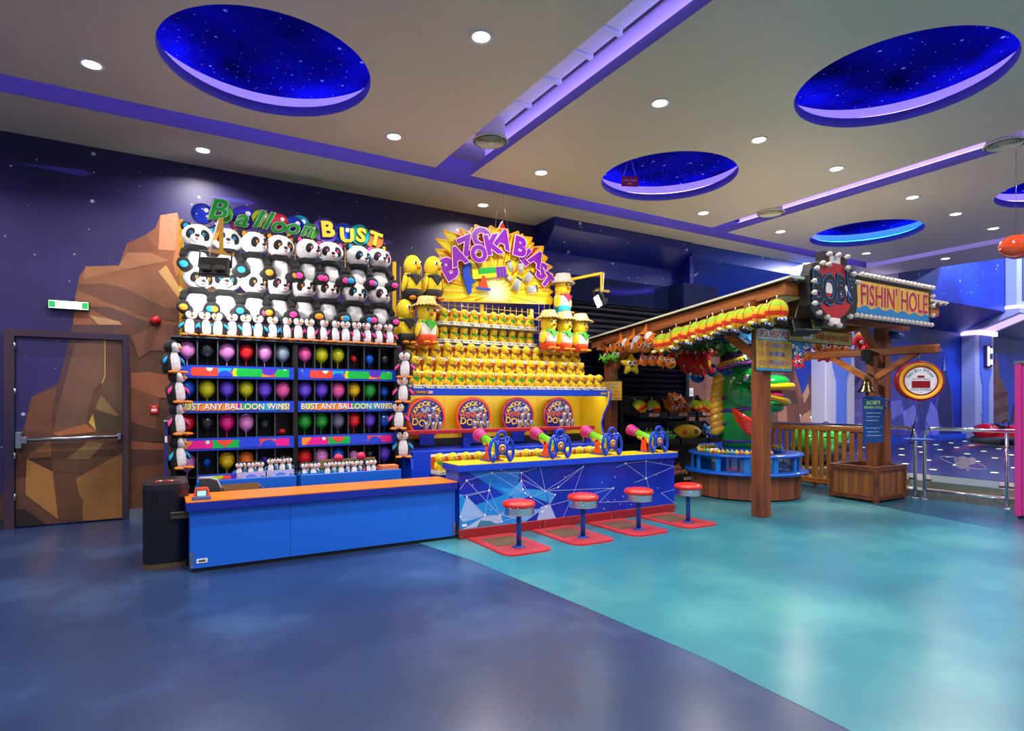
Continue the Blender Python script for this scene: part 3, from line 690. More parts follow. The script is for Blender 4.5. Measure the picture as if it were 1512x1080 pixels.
def make_chick(name, scarf, group, carton, hat=None, trousers=None, shirt=None):
    """plain yellow plush chick; the carton is an open white display tray with an orange back"""
    t = thing(name, 'x', 'plush toy', group=group)
    Yp = plush('f2cc1c'); Mp = plush('e88a18'); Sp = plush(scarf)
    b = B(); b.lathe([(.001, 0), (.042, .002), (.053, .03), (.054, .07), (.051, .1), (.04, .12)], Yp, 16, sc=(1, .85, 1)); obj('body', b, t)
    if trousers:
        b = B(); b.lathe([(.001, -.001), (.045, .0), (.0565, .03), (.0565, .045)], plush(trousers), 16, sc=(1, .88, 1)); obj('shorts', b, t)
    if shirt:
        b = B(); b.lathe([(.0565, .044), (.0575, .07), (.055, .095)], plush(shirt), 16, sc=(1, .88, 1), caps=False); obj('shirt', b, t)
    h = obj('head', B().ell(.052, .047, .05, Yp, (0, 0, .04), u=16, w=10), t, (0, -.004, .1))
    for s in (-1, 1):
        b = B(); b.ell(.009, .005, .0105, WHITE, (s * .021, -.041, .052), u=8, w=6); b.ell(.006, .0045, .0075, BLACK, (s * .021, -.0445, .052), u=8, w=5); obj('eye', b, h)
    b = B(); b.lathe([(.013, 0), (.009, .012), (.001, .024)], Mp, 10, (0, -.043, .034), (90, 0, 0), (1, .7, 1)); obj('beak', b, h)
    b = B(); b.tube([(.04 * cos(a), .034 * sin(a) - .004, .098) for a in [2 * pi * k / 12 for k in range(12)]], .011, Sp, 8, closed=True)
    b.prism([(-.035, .098), (.035, .098), (0, .06)], .012, Sp, T((0, -.052, 0))); obj('kerchief', b, t)
    for s in (-1, 1):
        b = B(); b.ell(.01, .026, .036, Yp, (s * .053, -.006, .068), (0, s * -14, 0), u=10, w=8); obj('wing', b, t)
        b = B(); b.ell(.018, .026, .008, Mp, (s * .024, -.045, .008), (0, 0, s * 12), u=10, w=6); obj('foot', b, t)
    if hat == 'straw':
        St = wood('c08a38', 'ecc888', 'x', .9, 60)
        pts = []
        prof = [(.001, .118), (.04, .115), (.052, .09), (.056, .084), (.074, .076), (.073, .072), (.05, .078)]
        b = B(); b.lathe(prof, St, 20, caps=False)
        for k in range(26):
            a = 2 * pi * k / 26; b.bar((.068 * cos(a), .068 * sin(a), .077), (.086 * cos(a + .15), .086 * sin(a + .15), .068), .006, .003, St)
        obj('straw_hat', b, h)
    if hat == 'sun':
        b = B(); b.lathe([(.001, .12), (.045, .115), (.056, .082), (.076, .066), (.074, .062), (.055, .075)], plush('d8ccb8'), 20, caps=False)
        b.lathe([(.0535, .088), (.0565, .08)], plush('e03868'), 20, caps=False); obj('sun_hat', b, h)
    if carton:
        Cw = pm('e8e4da', .6)
        b = B(); b.box(-.062, .062, -.075, .06, -.012, 0, Cw); b.box(-.062, .062, -.078, -.073, -.012, .022, Cw); b.box(-.062, -.058, -.075, .06, -.012, .03, Cw); b.box(.058, .062, -.075, .06, -.012, .03, Cw)
        c = obj('carton', b, t)
        b = B(); b.box(-.062, .062, .06, .064, -.012, .15, pm('c85a1c', .6)); b.box(-.062, .062, .06, .064, .15, .175, Cw); obj('back_card', b, c)
        b = B()
        for k, cc in enumerate(('d8b020', '6a8a30', 'c8a030', '404040')): b.box(-.055 + k * .03, -.035 + k * .03, -.0795, -.078, -.004, .014, pm(cc, .6))
        obj('carton_print', b, c)
    return t
# ================================================================== PANDA AND BALLOON STALL
def balloon_print(name, k):
    m, nt, b = base(name)
    v = coords(nt, (1, 1, 1), (k * 3.1, 0, k))
    vo = N(nt, 'ShaderNodeTexVoronoi', i_Scale=7.0, i_Randomness=1.0); nt.links.new(v, vo.inputs['Vector'])
    sep = N(nt, 'ShaderNodeSeparateColor'); nt.links.new(vo.outputs['Color'], sep.inputs[0])
    c = ramp(nt, sep.outputs[0], [(0, 'b8d810'), (.13, 'e81898'), (.26, '18b0d8'), (.4, '2838d8'), (.52, '10b848'), (.64, 'f04838'), (.76, '4a28b8'), (.88, 'f89028')], 'CONSTANT')
    mx = N(nt, 'ShaderNodeMix', data_type='RGBA'); mx.inputs[7].default_value = (1, 1, 1, 1); nt.links.new(c, mx.inputs[6])
    hl = ramp(nt, vo.outputs['Distance'], [(0.0, (.5, .5, .5, 1)), (.3, (0, 0, 0, 1))]); nt.links.new(hl, mx.inputs[0])
    nt.links.new(mx.outputs[2], b.inputs['Base Color']); b.inputs['Roughness'].default_value = .3
    return m
BP = [balloon_print('balloon_print_%d' % k, k) for k in range(3)]
YB = 6.85
zr = [(1.76, 2.025), (1.395, 1.63), (1.017, 1.275), (.62, .89)]
zf = [(1.63, 1.76), (1.275, 1.395), (.89, 1.017)]
cols = [[.156, .333, .519, .708, .893, 1.076, 1.258], [1.315, 1.493, 1.679, 1.867, 2.052, 2.235, 2.418]]
t = thing('balloon_board', 'black cell board with blue fascias and rows of balloons under the pandas', 'game board')
DK = pm('0e0c14', .5); GR = pm('3c4650', .4)
b = B(); b.box(.12, 2.46, 7.06, 7.1, 0, 2.03, DK); obj('back_panel', b, t)
for x in (.125, 1.287, 2.44):
    b = B(); b.box(x - .025, x + .025, 6.84, 7.06, 0, 2.035, DK); obj('post', b, t)
b = B(); b.box(.10, 2.47, 6.80, 7.1, 2.035, 2.05, GR); obj('top_shelf', b, t)
for r, (z0, z1) in enumerate(zr):
    b = B(); b.box(.15, 2.415, 6.86, 7.06, z0 - .012, z0, DK); obj('shelf', b, t)
    for s in cols:
        for x in s[1:-1]:
            b = B(); b.box(x - .006, x + .006, 6.845, 7.06, z0, z1, DK); b.box(x - .006, x + .006, 6.84, 6.846, z0, z1, GR); obj('divider', b, t)
for r, (z0, z1) in enumerate(zf):
    for k, s in enumerate(cols):
        b = B(); b.box(s[0] - .005, s[-1] + .005, 6.80, 6.845, z0, z1, BLUE); f = obj('fascia', b, t)
        xa, xb, za, zb = s[0] + .03, s[-1] - .045, z0 + .022, z1 - .022
        b = B(); b.flat([(xa, za), (xb, za), (xb, zb), (xa, zb)], pm(('4a28b8', 'e84878', '3a38c8')[r], .3), 6.7995)
        rs = random.Random(40 + r)
        for j in range(22):
            cx = xa + (xb - xa) * (j * 9 % 22 + .5) / 22; cz = rs.choice((za - .01, zb + .02, (za + zb) / 2)); rr = rs.uniform(.06, .13)
            for sc_, cc in ((1, rs.choice(('b8d810', 'e81898', '18b0d8', '2848e0', '10b848', 'f04838', 'f89028', '5a30c8'))), ):
                p = inside([(cx + rr * cos(2*pi*q/22), cz + rr * .95 * sin(2*pi*q/22)) for q in range(22)], xa, xb, za, zb)
                if len(p) > 2: b.flat(p, pm(cc, .3), 6.7992 - .0002 * j)
            if j % 4 or r == 1: continue
            p = inside([(cx + rr * .35 + rr * .25 * cos(2*pi*q/12), cz + rr * .3 + rr * .25 * sin(2*pi*q/12)) for q in range(12)], xa, xb, za, zb)
            if len(p) > 2: b.flat(p, pm('d8ecc0', .3), 6.7991 - .0002 * j)
        obj('balloon_print', b, f)
        if r == 1:
            b = B(); q = T(((s[0] + s[-1]) / 2 - .01, 6.793, (z0 + z1) / 2))
            b.text('BUST ANY BALLOON WINS!', pm('7a0c50', .4), .088, off=.045, mx=q @ T((.004, 0, -.004)), sx=.94); b.text('BUST ANY BALLOON WINS!', pm('f4f0f4', .4), .088, off=.012, mx=q @ T((0, -.002, 0)), sx=.94)
            obj('lettering', b, f)
# black arrow-shaped dart backing tags in the empty cells
BAL = {'lilac': 'e08cd8', 'black': '20262c', 'red': 'e02028', 'pale blue': '90a8bc', 'pink': 'f060b0', 'lime': 'c8d010', 'blue': '1060e0', 'violet': '6a48e8', 'yellow': 'e8c010', 'green': '18a030', 'magenta': 'e82090', 'smoky grey': '70748c', 'orange': 'f07020', 'purple': '4030c0'}
rows = [['lilac', 'black', 'lilac', 'red', 'lilac', 'pale blue', 'pink', 'lime', 'lime', 'red*', 'blue-', 'black-'],
        ['blue', 'lime', 'violet', 'lime', 'violet', 'pink', 'violet', 'violet', 'pink', 'yellow', 'green', 'blue-'],
        ['red', 'black', 'magenta', 'lilac', 'black-', 'red~', 'green', 'green', 'smoky grey', 'red', 'violet', 'blue'],
        ['lilac', 'blue*', 'yellow', 'orange', 'purple*', 'black-', 'red', 'lilac', 'blue', 'lilac-', 'black-', 'violet']]
protos = {}
for r, row in enumerate(rows):
    for c, col in enumerate(row):
        cs = cols[c // 6]; x = (cs[c % 6] + cs[c % 6 + 1]) / 2; z0, z1 = zr[r]
        st = col[-1] if col[-1] in '*-~' else ''; nm = col.rstrip('*-~')
        rad = {'': .082, '-': .058, '*': .036, '~': .03}[st] * random.uniform(.95, 1.04)
        if st == '': rad = min(rad, (z1 - z0) / 2.65)
        zc = z1 - .012 - rad * 1.12 if st == '' else (z0 + z1) / 2 + .0
        if r == 3 and st == '': zc -= .02
        if st == '~': zc = z0 + .045
        txt = {'': 'full round %s balloon' % nm, '-': 'half-filled %s balloon' % nm, '*': 'small deflated %s balloon' % nm, '~': 'limp %s balloon lying in its cell' % nm}[st]
        k = (nm, st)
        if k not in protos:
            m = pm(BAL[nm], .12, 0, .6)
            pb = B().lathe([(.001, 1.12), (.35, 1.07), (.7, .85), (.93, .45), (1, .05), (.93, -.4), (.72, -.78), (.42, -1.05), (.14, -1.22), (.1, -1.3)], m, 24).mesh('body')
            sb_ = B().lathe([(.13, 0), (.07, -.06), (.055, -.2), (.055, -.62), (.08, -.7)], m, 10, (0, 0, -1.26)).mesh('stem')
            protos[k] = (pb, sb_)
        o = thing('balloon', '%s, %s from the door in the %s cell row' % (txt, ORD[c], ('top', 'second', 'third', 'bottom')[r]), 'balloon', (x, 6.95, zc), group='balloons in the cell board')
        rot = (0, 0, 0) if st != '~' else (0, 80, 0)
        obj('body', protos[k][0], o, (0, 0, 0), rot, (rad, rad * .9, rad)); obj('stem', protos[k][1], o, (0, 0, 0), rot, (rad, rad, rad))
# prize rack above the board
t = thing('wire_prize_rack', 'yellow wire grid rack carrying the pandas above the balloon board', 'rack')
YW = pm('c8a010', .4, .3)
for i in range(24):
    b = B(); x = .2 + i * .096; b.tube([(x, 7.2, 2.05), (x, 7.2, 3.3)], .004, YW, 5); obj('wire', b, t)
for i in range(13):
    b = B(); z = 2.08 + i * .1; b.tube([(.2, 7.195, z), (2.41, 7.195, z)], .004, YW, 5); obj('wire', b, t)
for x in (.2, 1.28, 2.41):
    b = B(); b.box(x - .018, x + .018, 7.19, 7.23, 2.04, 3.32, pm('d8a818', .4)); obj('post', b, t)
for z in (2.28, 2.715):
    b = B(); b.box(.2, 2.41, 7.0, 7.19, z - .012, z, YW); obj('wire_shelf', b, t)
up = [('blue', .33, -8), ('blue', .61, 3), ('orange', .885, 34), ('orange', 1.14, 12), ('pink', 1.44, 26), ('pink', 1.69, 0), ('blue', 2.01, 20), ('pink', 2.27, 8)]
lo = [('orange', .33, 14), ('blue', .59, 4), ('orange', .885, 26), ('pink', 1.13, 20), ('orange', 1.40, 14), ('orange', 1.66, 6), ('blue', 1.97, 8), ('pink', 2.28, 14)]
for nm, row, z in (('upper', up, 2.72), ('lower', lo, 2.285)):
    for k, (c, x, hz) in enumerate(row):
        PANDA[c].put((x + .01, 7.03, z), random.uniform(-6, 6), 'plush panda with %s paw pads, %s along the %s panda row' % (c, ORD[k], nm), head=(random.uniform(-4, 8), random.uniform(-6, 6), hz), sc=1.07)
for k in PANDA.values(): k.place()
# penguins
for i in range(17):
    c = 'blue' if i < 8 else 'pink'
    PENG[c].put((.27 + i * .131, 6.88, 2.053), random.uniform(-25, 20), 'small plush penguin with %s wing lining, %s in the line on top of the board' % (c, ORD[i]), sc=1.0, head=(0, 0, random.uniform(-30, 30)))
for side, xs, cs in (('fire door end', (.10, .14, .14, .15), ('blue', 'pink', 'pink', 'blue')), ('blaster stall end', (2.50, 2.47, 2.42, 2.46), ('pink', 'pink', 'pink', 'blue'))):
    for i, z in enumerate((1.66, 1.37, 1.06, .73)):
        c = cs[i]; f = side[0] == 'f'
        PENG[c].put((xs[i], 6.68, z), 40 if f else random.uniform(-30, 20), 'plush penguin with %s wings hanging on the %s, %s from the top' % (c, side, ORD[i]), sc=1.2, head=(0, 0, 25 if f else -10))
# small penguins standing in open printed cartons on the toy ledge
t = thing('toy_ledge', 'blue two-part ledge of prize cartons in front of the balloon board', 'shelf')
for k, (x0, x1) in enumerate(((.30, 1.19), (1.235, 2.30))):
    b = B(); b.box(x0, x1, 6.28, 6.32, 0, .645, LBLUE, None, .004); obj('front_panel', b, t)
    b = B(); b.box(x0, x1, 6.32, 6.62, .53, .56, LBLUE); obj('deck', b, t)
    b = B(); b.box(x0, x0 + .03, 6.32, 6.62, 0, .53, LBLUE); b.box(x1 - .03, x1, 6.32, 6.62, 0, .53, LBLUE); obj('end_panel', b, t)
b = B(); b.box(.30, .64, 6.30, 6.32, .645, .70, BLUE); b.box(.31, .63, 6.296, 6.30, .65, .685, BP[0]); obj('balloon_print_strip', b, t)
def carton(x0, x1, label, c1, word, wc, z=.562, h=.135, y=6.36):
    o = thing('display_carton', label, 'carton', ((x0 + x1) / 2, y, z)); w = (x1 - x0) / 2
    m = pm(c1, .5); b = B(); b.box(-w, w, 0, .2, 0, .004, m); b.box(-w, w, 0, .004, 0, h, m); b.box(-w, w, .196, .2, 0, h, m); b.box(-w, -w + .004, 0, .2, 0, h, m); b.box(w - .004, w, 0, .2, 0, h, m); obj('tray', b, o)
    b = B()
    if word:
        b.ell(w * .45, .002, h * .32, pm(wc, .5), (0, -.001, h * .52), u=20, w=8); b.text(word, WHITE, h * .28, mx=T((0, -.0045, h * .52)), off=.01)
    for s in (-1, 1): b.ell(w * .16, .0015, h * .3, pm('c89078' if s < 0 else '6a70b0', .5), (s * w * .75, -.0008, h * .45), u=10, w=6)
    obj('carton_print', b, o)
carton(.645, .915, 'pale lilac prize carton of small penguins, nearest the black case', 'b8b4e0', 'FROZEN', '5a78d0')
carton(.92, 1.185, 'pale lilac prize carton of small penguins beside the ledge gap', 'b0b8e8', 'FROZEN', '5070d0', .565)
carton(1.24, 1.47, 'bright blue prize carton of small penguins after the ledge gap', '1878d8', 'DORY', '1060c8', .565, .085)
carton(1.475, 2.09, 'long low white carton of small penguins with a raised brown back', 'd8c8c0', None, 'c0a080', .565, .05)
b = B(); b.box(-.31, .31, .201, .207, 0, .2, pm('8a6a3c', .7)); o = [q for q in COL.objects if q.name.startswith('display_carton') and q.type == 'EMPTY'][-1]; obj('back_card', b, o)
b = B(); b.cyl(.05, .006, pm('c02050', .5), (-.1, .2, .205), (90, 0, 0)); b.cyl(.05, .006, pm('c02050', .5), (.15, .2, .215), (90, 0, 0)); obj('badge', b, o)
o = thing('open_carton_lid', 'plain salmon-orange carton at the end of the toy ledge', 'carton', (2.2, 6.36, .565)); b = B()
b.box(-.1, .1, 0, .004, 0, .115, pm('e07848', .5)); b.box(-.1, .1, .15, .154, 0, .115, pm('e07848', .5)); b.box(-.1, -.096, 0, .15, 0, .115, pm('e07848', .5)); b.box(.096, .1, 0, .15, 0, .115, pm('e07848', .5)); b.box(-.1, .1, 0, .154, .112, .116, pm('f08858', .5)); obj('sleeve', b, o)
b = B(); b.box(-.02, .02, -.002, 0, .05, .065, WHITE); obj('label', b, o)
n = 0
for x0, x1, cnt, z, wh in ((.66, .90, 5, .575, 'first lilac carton'), (.94, 1.17, 4, .60, 'second lilac carton'), (1.26, 1.46, 4, .572, 'bright blue carton'), (1.50, 2.07, 8, .572, 'long white carton')):
    for i in range(cnt):
        x = x0 + (x1 - x0) * (i + .5) / cnt
        PENG['pink' if wh[0] == 'l' and i > 4 else 'blue'].put((x, 6.44 + .03 * (i % 2), z + (.05 if 'lilac' in wh else 0)), random.uniform(-20, 25), 'tiny plush penguin, %s of those peeking out of the %s' % (ORD[i], wh), sc=.62 if 'lilac' in wh else .68, group='tiny penguins in prize cartons')
for k in PENG.values(): k.place()
# title sign: balloon cut-outs, script word and block word
t = thing('balloon_title_sign', 'cut-out title sign of painted balloons with green script and gold letters above the pandas', 'sign')
discs = [(.4, 3.36, .095, '1838c8'), (.59, 3.39, .1, '58b848'), (.81, 3.38, .11, '3a30c0'), (.75, 3.32, .08, 'e060a8'), (.99, 3.39, .09, 'b0d030'), (1.18, 3.38, .092, 'e03040'),
         (1.34, 3.35, .11, '1840c0'), (1.41, 3.39, .1, '20b0c8'), (1.53, 3.33, .08, '58b030'), (1.7, 3.36, .13, '6a50d0'), (1.92, 3.36, .11, '1048d0'), (2.11, 3.37, .11, '20b8c0'), (2.29, 3.34, .105, 'e87840')]
for k, (x, z, r, c) in enumerate(discs):
    z += .06; r *= 1.12
    y = 7.235 - .0023 * ((k * 5) % 7)
    b = B(); b.lathe([(.001, -.006), (r * 1.05, -.006), (r * 1.05, .006), (.001, .006)], pm('101030', .4), 28, (x, y, z), (90, 0, 0)); b.lathe([(.001, .0065), (r, .0065), (r * .99, .009)], pm(c, .2, 0, .3), 28, (x, y, z), (90, 0, 0), caps=False)
    b.lathe([(.001, .0068), (r * .22, .0068)], pm('dfe8f8', .3), 14, (x + r * .35, y - .001, z + r * .4), (90, 0, 0), caps=False); obj('balloon_cutout', b, t)
px = [(.52, 3.41, 'B', .30, 16), (.77, 3.36, 'a', .27, -4), (.93, 3.38, 'l', .28, -8), (1.03, 3.375, 'l', .28, -8), (1.15, 3.345, 'o', .26, -8), (1.30, 3.345, 'o', .26, -6), (1.47, 3.34, 'n', .25, -4)]
for x, z, ch, s, a in px:
    b = B(); q = T((x, 7.205, z + .055), (0, -a * .4, 0))
    b.text(ch, pm('5a1878', .4), s, .02, .055, q, .35, sx=1.15); b.text(ch, pm('d8f0c8', .4), s, .02, .036, q @ T((0, -.004, 0)), .35, sx=1.15); b.text(ch, pm('128a28', .35), s, .02, .02, q @ T((0, -.008, 0)), .35, sx=1.15); obj('script_letter', b, t)
for x, z, ch, s, a in ((1.72, 3.40, 'B', .25, 6), (1.95, 3.36, 'U', .23, 2), (2.12, 3.385, 'S', .23, -8), (2.30, 3.365, 'T', .22, -12)):
    b = B(); q = T((x, 7.205, z + .03), (0, -a, 0))
    b.text(ch, pm('2a5a48', .4), s, .02, .06, q, 0, sx=1.1); b.text(ch, pm('f0c030', .3), s, .02, .04, q @ T((0, -.004, 0)), 0, sx=1.1); obj('block_letter', b, t)
# floodlight on a yellow arm, pointed at the pandas
def floodlight(name, label, at, aim, lit, energy):
    t = thing(name, label, 'floodlight', at)
    d = (Vector(aim) - Vector(at)).to_track_quat('Y', 'Z').to_matrix().to_4x4()
    b = B(); HB = pm('1c1c14', .5)
    b.box(-.13, .13, -.05, .02, -.09, .09, HB, d, .01); obj('housing', b, t)
    for s in (-.06, .06):
        b = B(); b.box(s - .045, s + .045, -.085, -.05, -.06, .0, HB, d, .012); obj('gear_box', b, t)
    for k in range(5):
        b = B(); b.box(-.12, .12, -.058, -.05, .012 + k * .015, .018 + k * .015, HB, d); obj('cooling_fin', b, t)
    b = B(); b.box(-.115, .115, .021, .025, -.075, .075, pm('fffaf0', .3, 0, 0, lit), d); obj('lens', b, t)
    b = B(); b.tube([d @ Vector(p) for p in ((-.14, -.01, 0), (-.14, -.01, .16), (.14, -.01, .16), (.14, -.01, 0))], .01, HB, 8); obj('yoke', b, t)
    p = Vector(at) + (d @ Vector((0, .03, 0)))
    lamp_light('floodlight_beam', 'AREA', energy, p, aim, .2, (1, .97, .92), 140)
    return t
YA = pm('d89a18', .4)
t = thing('lamp_arm', 'yellow bracket arm with white cable over the first pandas', 'bracket')
b = B(); b.bar((.5, 7.2, 3.1), (.5, 6.2, 3.1), .035, .035, YA); obj('arm', b, t)
b = B(); b.bar((.5, 6.2, 3.117), (.5, 6.2, 2.78), .035, .035, YA); obj('drop', b, t)
b = B(); b.bar((.39, 6.2, 2.80), (.61, 6.2, 2.785), .03, .03, YA); obj('crossbar', b, t)
b = B(); b.tube([(.47, 6.175, 3.08), (.44, 6.16, 2.95), (.41, 6.17, 2.84), (.4, 6.2, 2.72)], .006, WHITE, 6); obj('cable', b, t)
floodlight('floodlight', 'dark square floodlight hanging in front of the lower pandas, seen from behind', (.45, 6.2, 2.64), (.75, 7.0, 2.45), 3.0, FLOOD_W)
# orange-topped counter
t = thing('game_counter', 'long bright blue counter with orange top in front of the panda stall', 'counter')
b = B(); b.box(.185, 2.585, 5.43, 5.92, .507, .578, DBLUE, None, .004); obj('fascia', b, t)
b = B(); b.box(.185, 2.585, 5.43, 5.92, .578, .585, pm('f07818', .35)); obj('top', b, t)
for k, (x0, x1) in enumerate(((.215, .985), (.988, 2.575))):
    b = B(); b.box(x0, x1, 5.475, 5.53, .035, .507, LBLUE); obj('front_panel', b, t)
b = B(); b.box(.215, .25, 5.53, 5.9, .035, .507, LBLUE); obj('end_panel', b, t)
b = B(); b.box(2.54, 2.575, 5.53, 5.9, .035, .507, LBLUE); obj('end_panel', b, t)
b = B(); b.box(.23, 2.56, 5.5, 5.88, 0, .035, BLACK); obj('plinth', b, t)
for x in (.215, 2.553):
    b = B(); b.box(x - .004, x + .022, 5.466, 5.476, .04, .17, STEEL)
    for z in (.055, .15): b.cyl(.005, .006, CHROME, (x + .009, 5.464, z), (90, 0, 0), 8)
    obj('corner_guard', b, t)
b = B(); b.box(.26, .34, 5.471, 5.475, .075, .11, WHITE); b.box(.275, .325, 5.469, 5.471, .085, .1, pm('404048', .5)); obj('maker_plate', b, t)
# card reader
t = thing('card_reader', 'small orange framed card reader on the orange counter top', 'card reader', (.30, 5.53, .5855), -6)
b = B(); b.prism([(-.07, 0), (.07, 0), (.07, .025), (-.07, .025)], .06, pm('4a6090', .3), T((0, -.05, 0))); obj('keypad', b, t)
b = B(); b.prism([(-.065, 0), (.065, 0), (.05, .085), (.04, .095), (-.04, .095), (-.05, .085)], .04, pm('f05838', .35), T((0, .01, 0))); obj('body', b, t)
b = B(); b.box(-.04, .04, .006, .01, .022, .075, pm('283040', .3)); b.box(-.033, .033, .004, .006, .028, .07, pm('a8d0f8', .3, 0, 0, .5)); obj('screen', b, t)
# black moulded case beside the counter
t = thing('black_case', 'tall black moulded case with side handle standing at the counter end', 'case', (.02, 6.05, 0))
def rrect(x0, x1, y0, y1, r, n=6):
    o = []
    for cx, cy, a0 in ((x1 - r, y1 - r, 0), (x0 + r, y1 - r, 90), (x0 + r, y0 + r, 180), (x1 - r, y0 + r, 270)):
        o += [(cx + r * cos(radians(a0 + 90 * k / n)), cy + r * sin(radians(a0 + 90 * k / n))) for k in range(n + 1)]
    return o
UPM = lambda z: Matrix(((1, 0, 0, 0), (0, 0, 1, 0), (0, 1, 0, z), (0, 0, 0, 1)))
BK = pm('0b0b10', .32, 0, .1)
b = B(); b.prism(rrect(-.14, .20, -.32, .32, .11), .60, BK, UPM(.045)); obj('shell', b, t)
b = B(); b.prism(rrect(-.145, .205, -.325, .325, .115), .03, BK, UPM(.63)); obj('rim', b, t)
b = B(); b.prism(rrect(-.135, .195, -.31, .31, .1), .04, pm('181820', .4), UPM(.66)); obj('lid', b, t)
b = B(); b.box(-.08, .14, -.2, .0, .699, .704, pm('301018', .4)); 
for k in range(6): b.cyl(.014, .012, pm(('c02030', 'd0a060', '802020')[k % 3], .4), (-.04 + .028 * k, -.1 + .02 * (k % 2), .706), u=8)
obj('token_tray', b, t)
b = B(); b.prism(rrect(-.14, .20, -.32, .32, .115), .045, pm('5a4630', .7), UPM(0)); obj('scuffed_base', b, t)
b = B(); b.box(.05, .24, -.345, -.31, .40, .47, pm('1a1a20', .5), None, .01); b.box(.07, .22, -.347, -.33, .415, .44, pm('4a3c28', .6)); obj('handle', b, t)
t = thing('cardboard_box', 'open brown cardboard box behind the orange counter top', 'box', (.66, 6.12, .0))
b = B(); CB = pm('8a6038', .8)
b.box(-.16, .16, -.08, -.075, 0, .60, CB); b.box(-.16, .16, .075, .08, 0, .61, CB); b.box(-.16, -.155, -.08, .08, 0, .60, CB); b.box(.155, .16, -.08, .08, 0, .60, CB); b.box(-.155, .155, -.075, .075, 0, .01, CB); obj('walls', b, t)
b = B(); b.box(0, .06, -.08, .08, -.003, .003, CB, T((.16, 0, .6), (0, 40, 0))); obj('flap', b, t)
t = thing('chair_back', 'rounded grey plastic chair back just showing behind the card reader', 'chair', (.40, 6.12, 0), 8)
b = B(); b.prism([(-.08, .46), (.09, .46), (.09, .58), (.06, .66), (0, .68), (-.08, .685)], .05, pm('2c3036', .6)); obj('backrest', b, t)
b = B(); b.tube([(-.08, .02, .69), (0, .02, .688), (.06, .02, .666), (.092, .02, .59), (.094, .02, .47)], .014, pm('a0a4a8', .5), 8); obj('rim', b, t)
for s in (-.07, .08):
    b = B(); b.tube([(s, .03, 0), (s, .03, .47)], .012, STEEL, 8); obj('leg', b, t)
t = thing('barrier_post', 'slim dark blue edge post at the fire door end of the balloon board', 'post', (.055, 6.62, 0))
b = B(); b.box(-.015, .015, -.03, .03, 0, 1.2, pm('202a78', .4)); obj('shaft', b, t)
b = B(); b.box(-.02, .02, -.035, .035, 1.2, 1.212, pm('b0b4c8', .4)); b.box(-.01, .01, -.032, -.03, 1.0, 1.06, WHITE); obj('cap', b, t)
# ================================================================== BLASTER STALL
YEL = pm('e8c018', .45); RED = pm('a81424', .4)
t = thing('blaster_stall', 'yellow and blue shooting stall cabinet with wavy side panels', 'game stall')
b = B(); b.box(2.56, 5.58, 7.36, 7.40, .9, 1.47, YEL)
back = obj('back_wall', b, t)
for x in (3.3, 4.05, 4.8):
    b = B(); b.box(x - .002, x + .002, 7.357, 7.36, .9, 1.46, pm('b89010', .5)); obj('panel_seam', b, back)
b = B(); b.box(2.56, 5.58, 7.30, 7.38, .8, .9, BLACK); obj('slot_shade_strip', b, t)  # shade of the slot below the yellow wall, painted as a black strip
b = B(); b.box(2.56, 5.58, 6.6, 7.36, .0, .79, BLUE); obj('base_ledge', b, t)
b = B(); b.box(2.56, 5.58, 6.70, 7.40, 1.535, 1.55, BLUE); b.box(2.56, 5.58, 6.70, 6.73, 1.465, 1.535, BLUE, None, .004); obj('top_shelf', b, t)
def wave(x, inner):
    pts = [(7.40, 0), (7.40, 1.55), (6.70, 1.55), (6.665, 1.53), (6.66, 1.47), (6.70, 1.36), (6.80, 1.22), (6.86, 1.08), (6.84, .95), (6.76, .84), (6.66, .76), (6.58, .7), (6.56, .6), (6.56, 0)]
    b = B(); q = Matrix(((0, 1, 0, x), (1, 0, 0, 0), (0, 0, 1, 0), (0, 0, 0, 1)))
    b.prism(pts, .03, inner, q, BLUE); return b
obj('side_panel', wave(2.525, BLUE), t); obj('side_panel', wave(5.58, YEL), t)
b = B(); b.tube([(5.595, y, z) for y, z in ((6.70, 1.555), (6.66, 1.53), (6.655, 1.47), (6.695, 1.36), (6.795, 1.22), (6.855, 1.08), (6.835, .95), (6.755, .84), (6.655, .76), (6.575, .7))], .014, BLUE, 8); obj('edge_trim', b, t)
b = B(); b.box(5.45, 5.56, 6.70, 6.705, 1.49, 1.52, YEL); obj('maker_badge', b, t)
b = B(); b.box(2.60, 2.85, 6.694, 6.70, 1.485, 1.52, pm('8a3a20', .5)); b.text('BLASTER', YEL, .028, mx=T((2.70, 6.692, 1.502)), off=.01); b.box(2.79, 2.85, 6.692, 6.694, 1.485, 1.52, pm('d8a0a8', .5)); obj('name_badge', b, t)
b = B(); b.box(2.6, 5.55, 6.76, 6.79, 1.515, 1.533, pm('fff0c8', .4, 0, 0, 3.0)); obj('light_strip', b, t)
l_ = lamp_light('stall_strip_light', 'AREA', 9, (4.08, 6.80, 1.51), (4.08, 7.25, 1.0), .05, (1, .93, .75)); l_.data.shape = 'RECTANGLE'; l_.data.size = 2.9; l_.data.size_y = .04
# shelf rail for the cans
t2 = thing('can_shelf', 'long dark red rail across the shooting stall carrying the can pyramids', 'shelf')
b = B(); b.box(2.58, 5.47, 6.86, 6.98, .985, 1.035, RED, None, .006); obj('rail', b, t2)
for x in (3.42, 4.62, 5.40):
    b = B(); b.box(x - .05, x + .05, 6.92, 6.96, .79, .985, DBLUE); obj('bracket', b, t2)
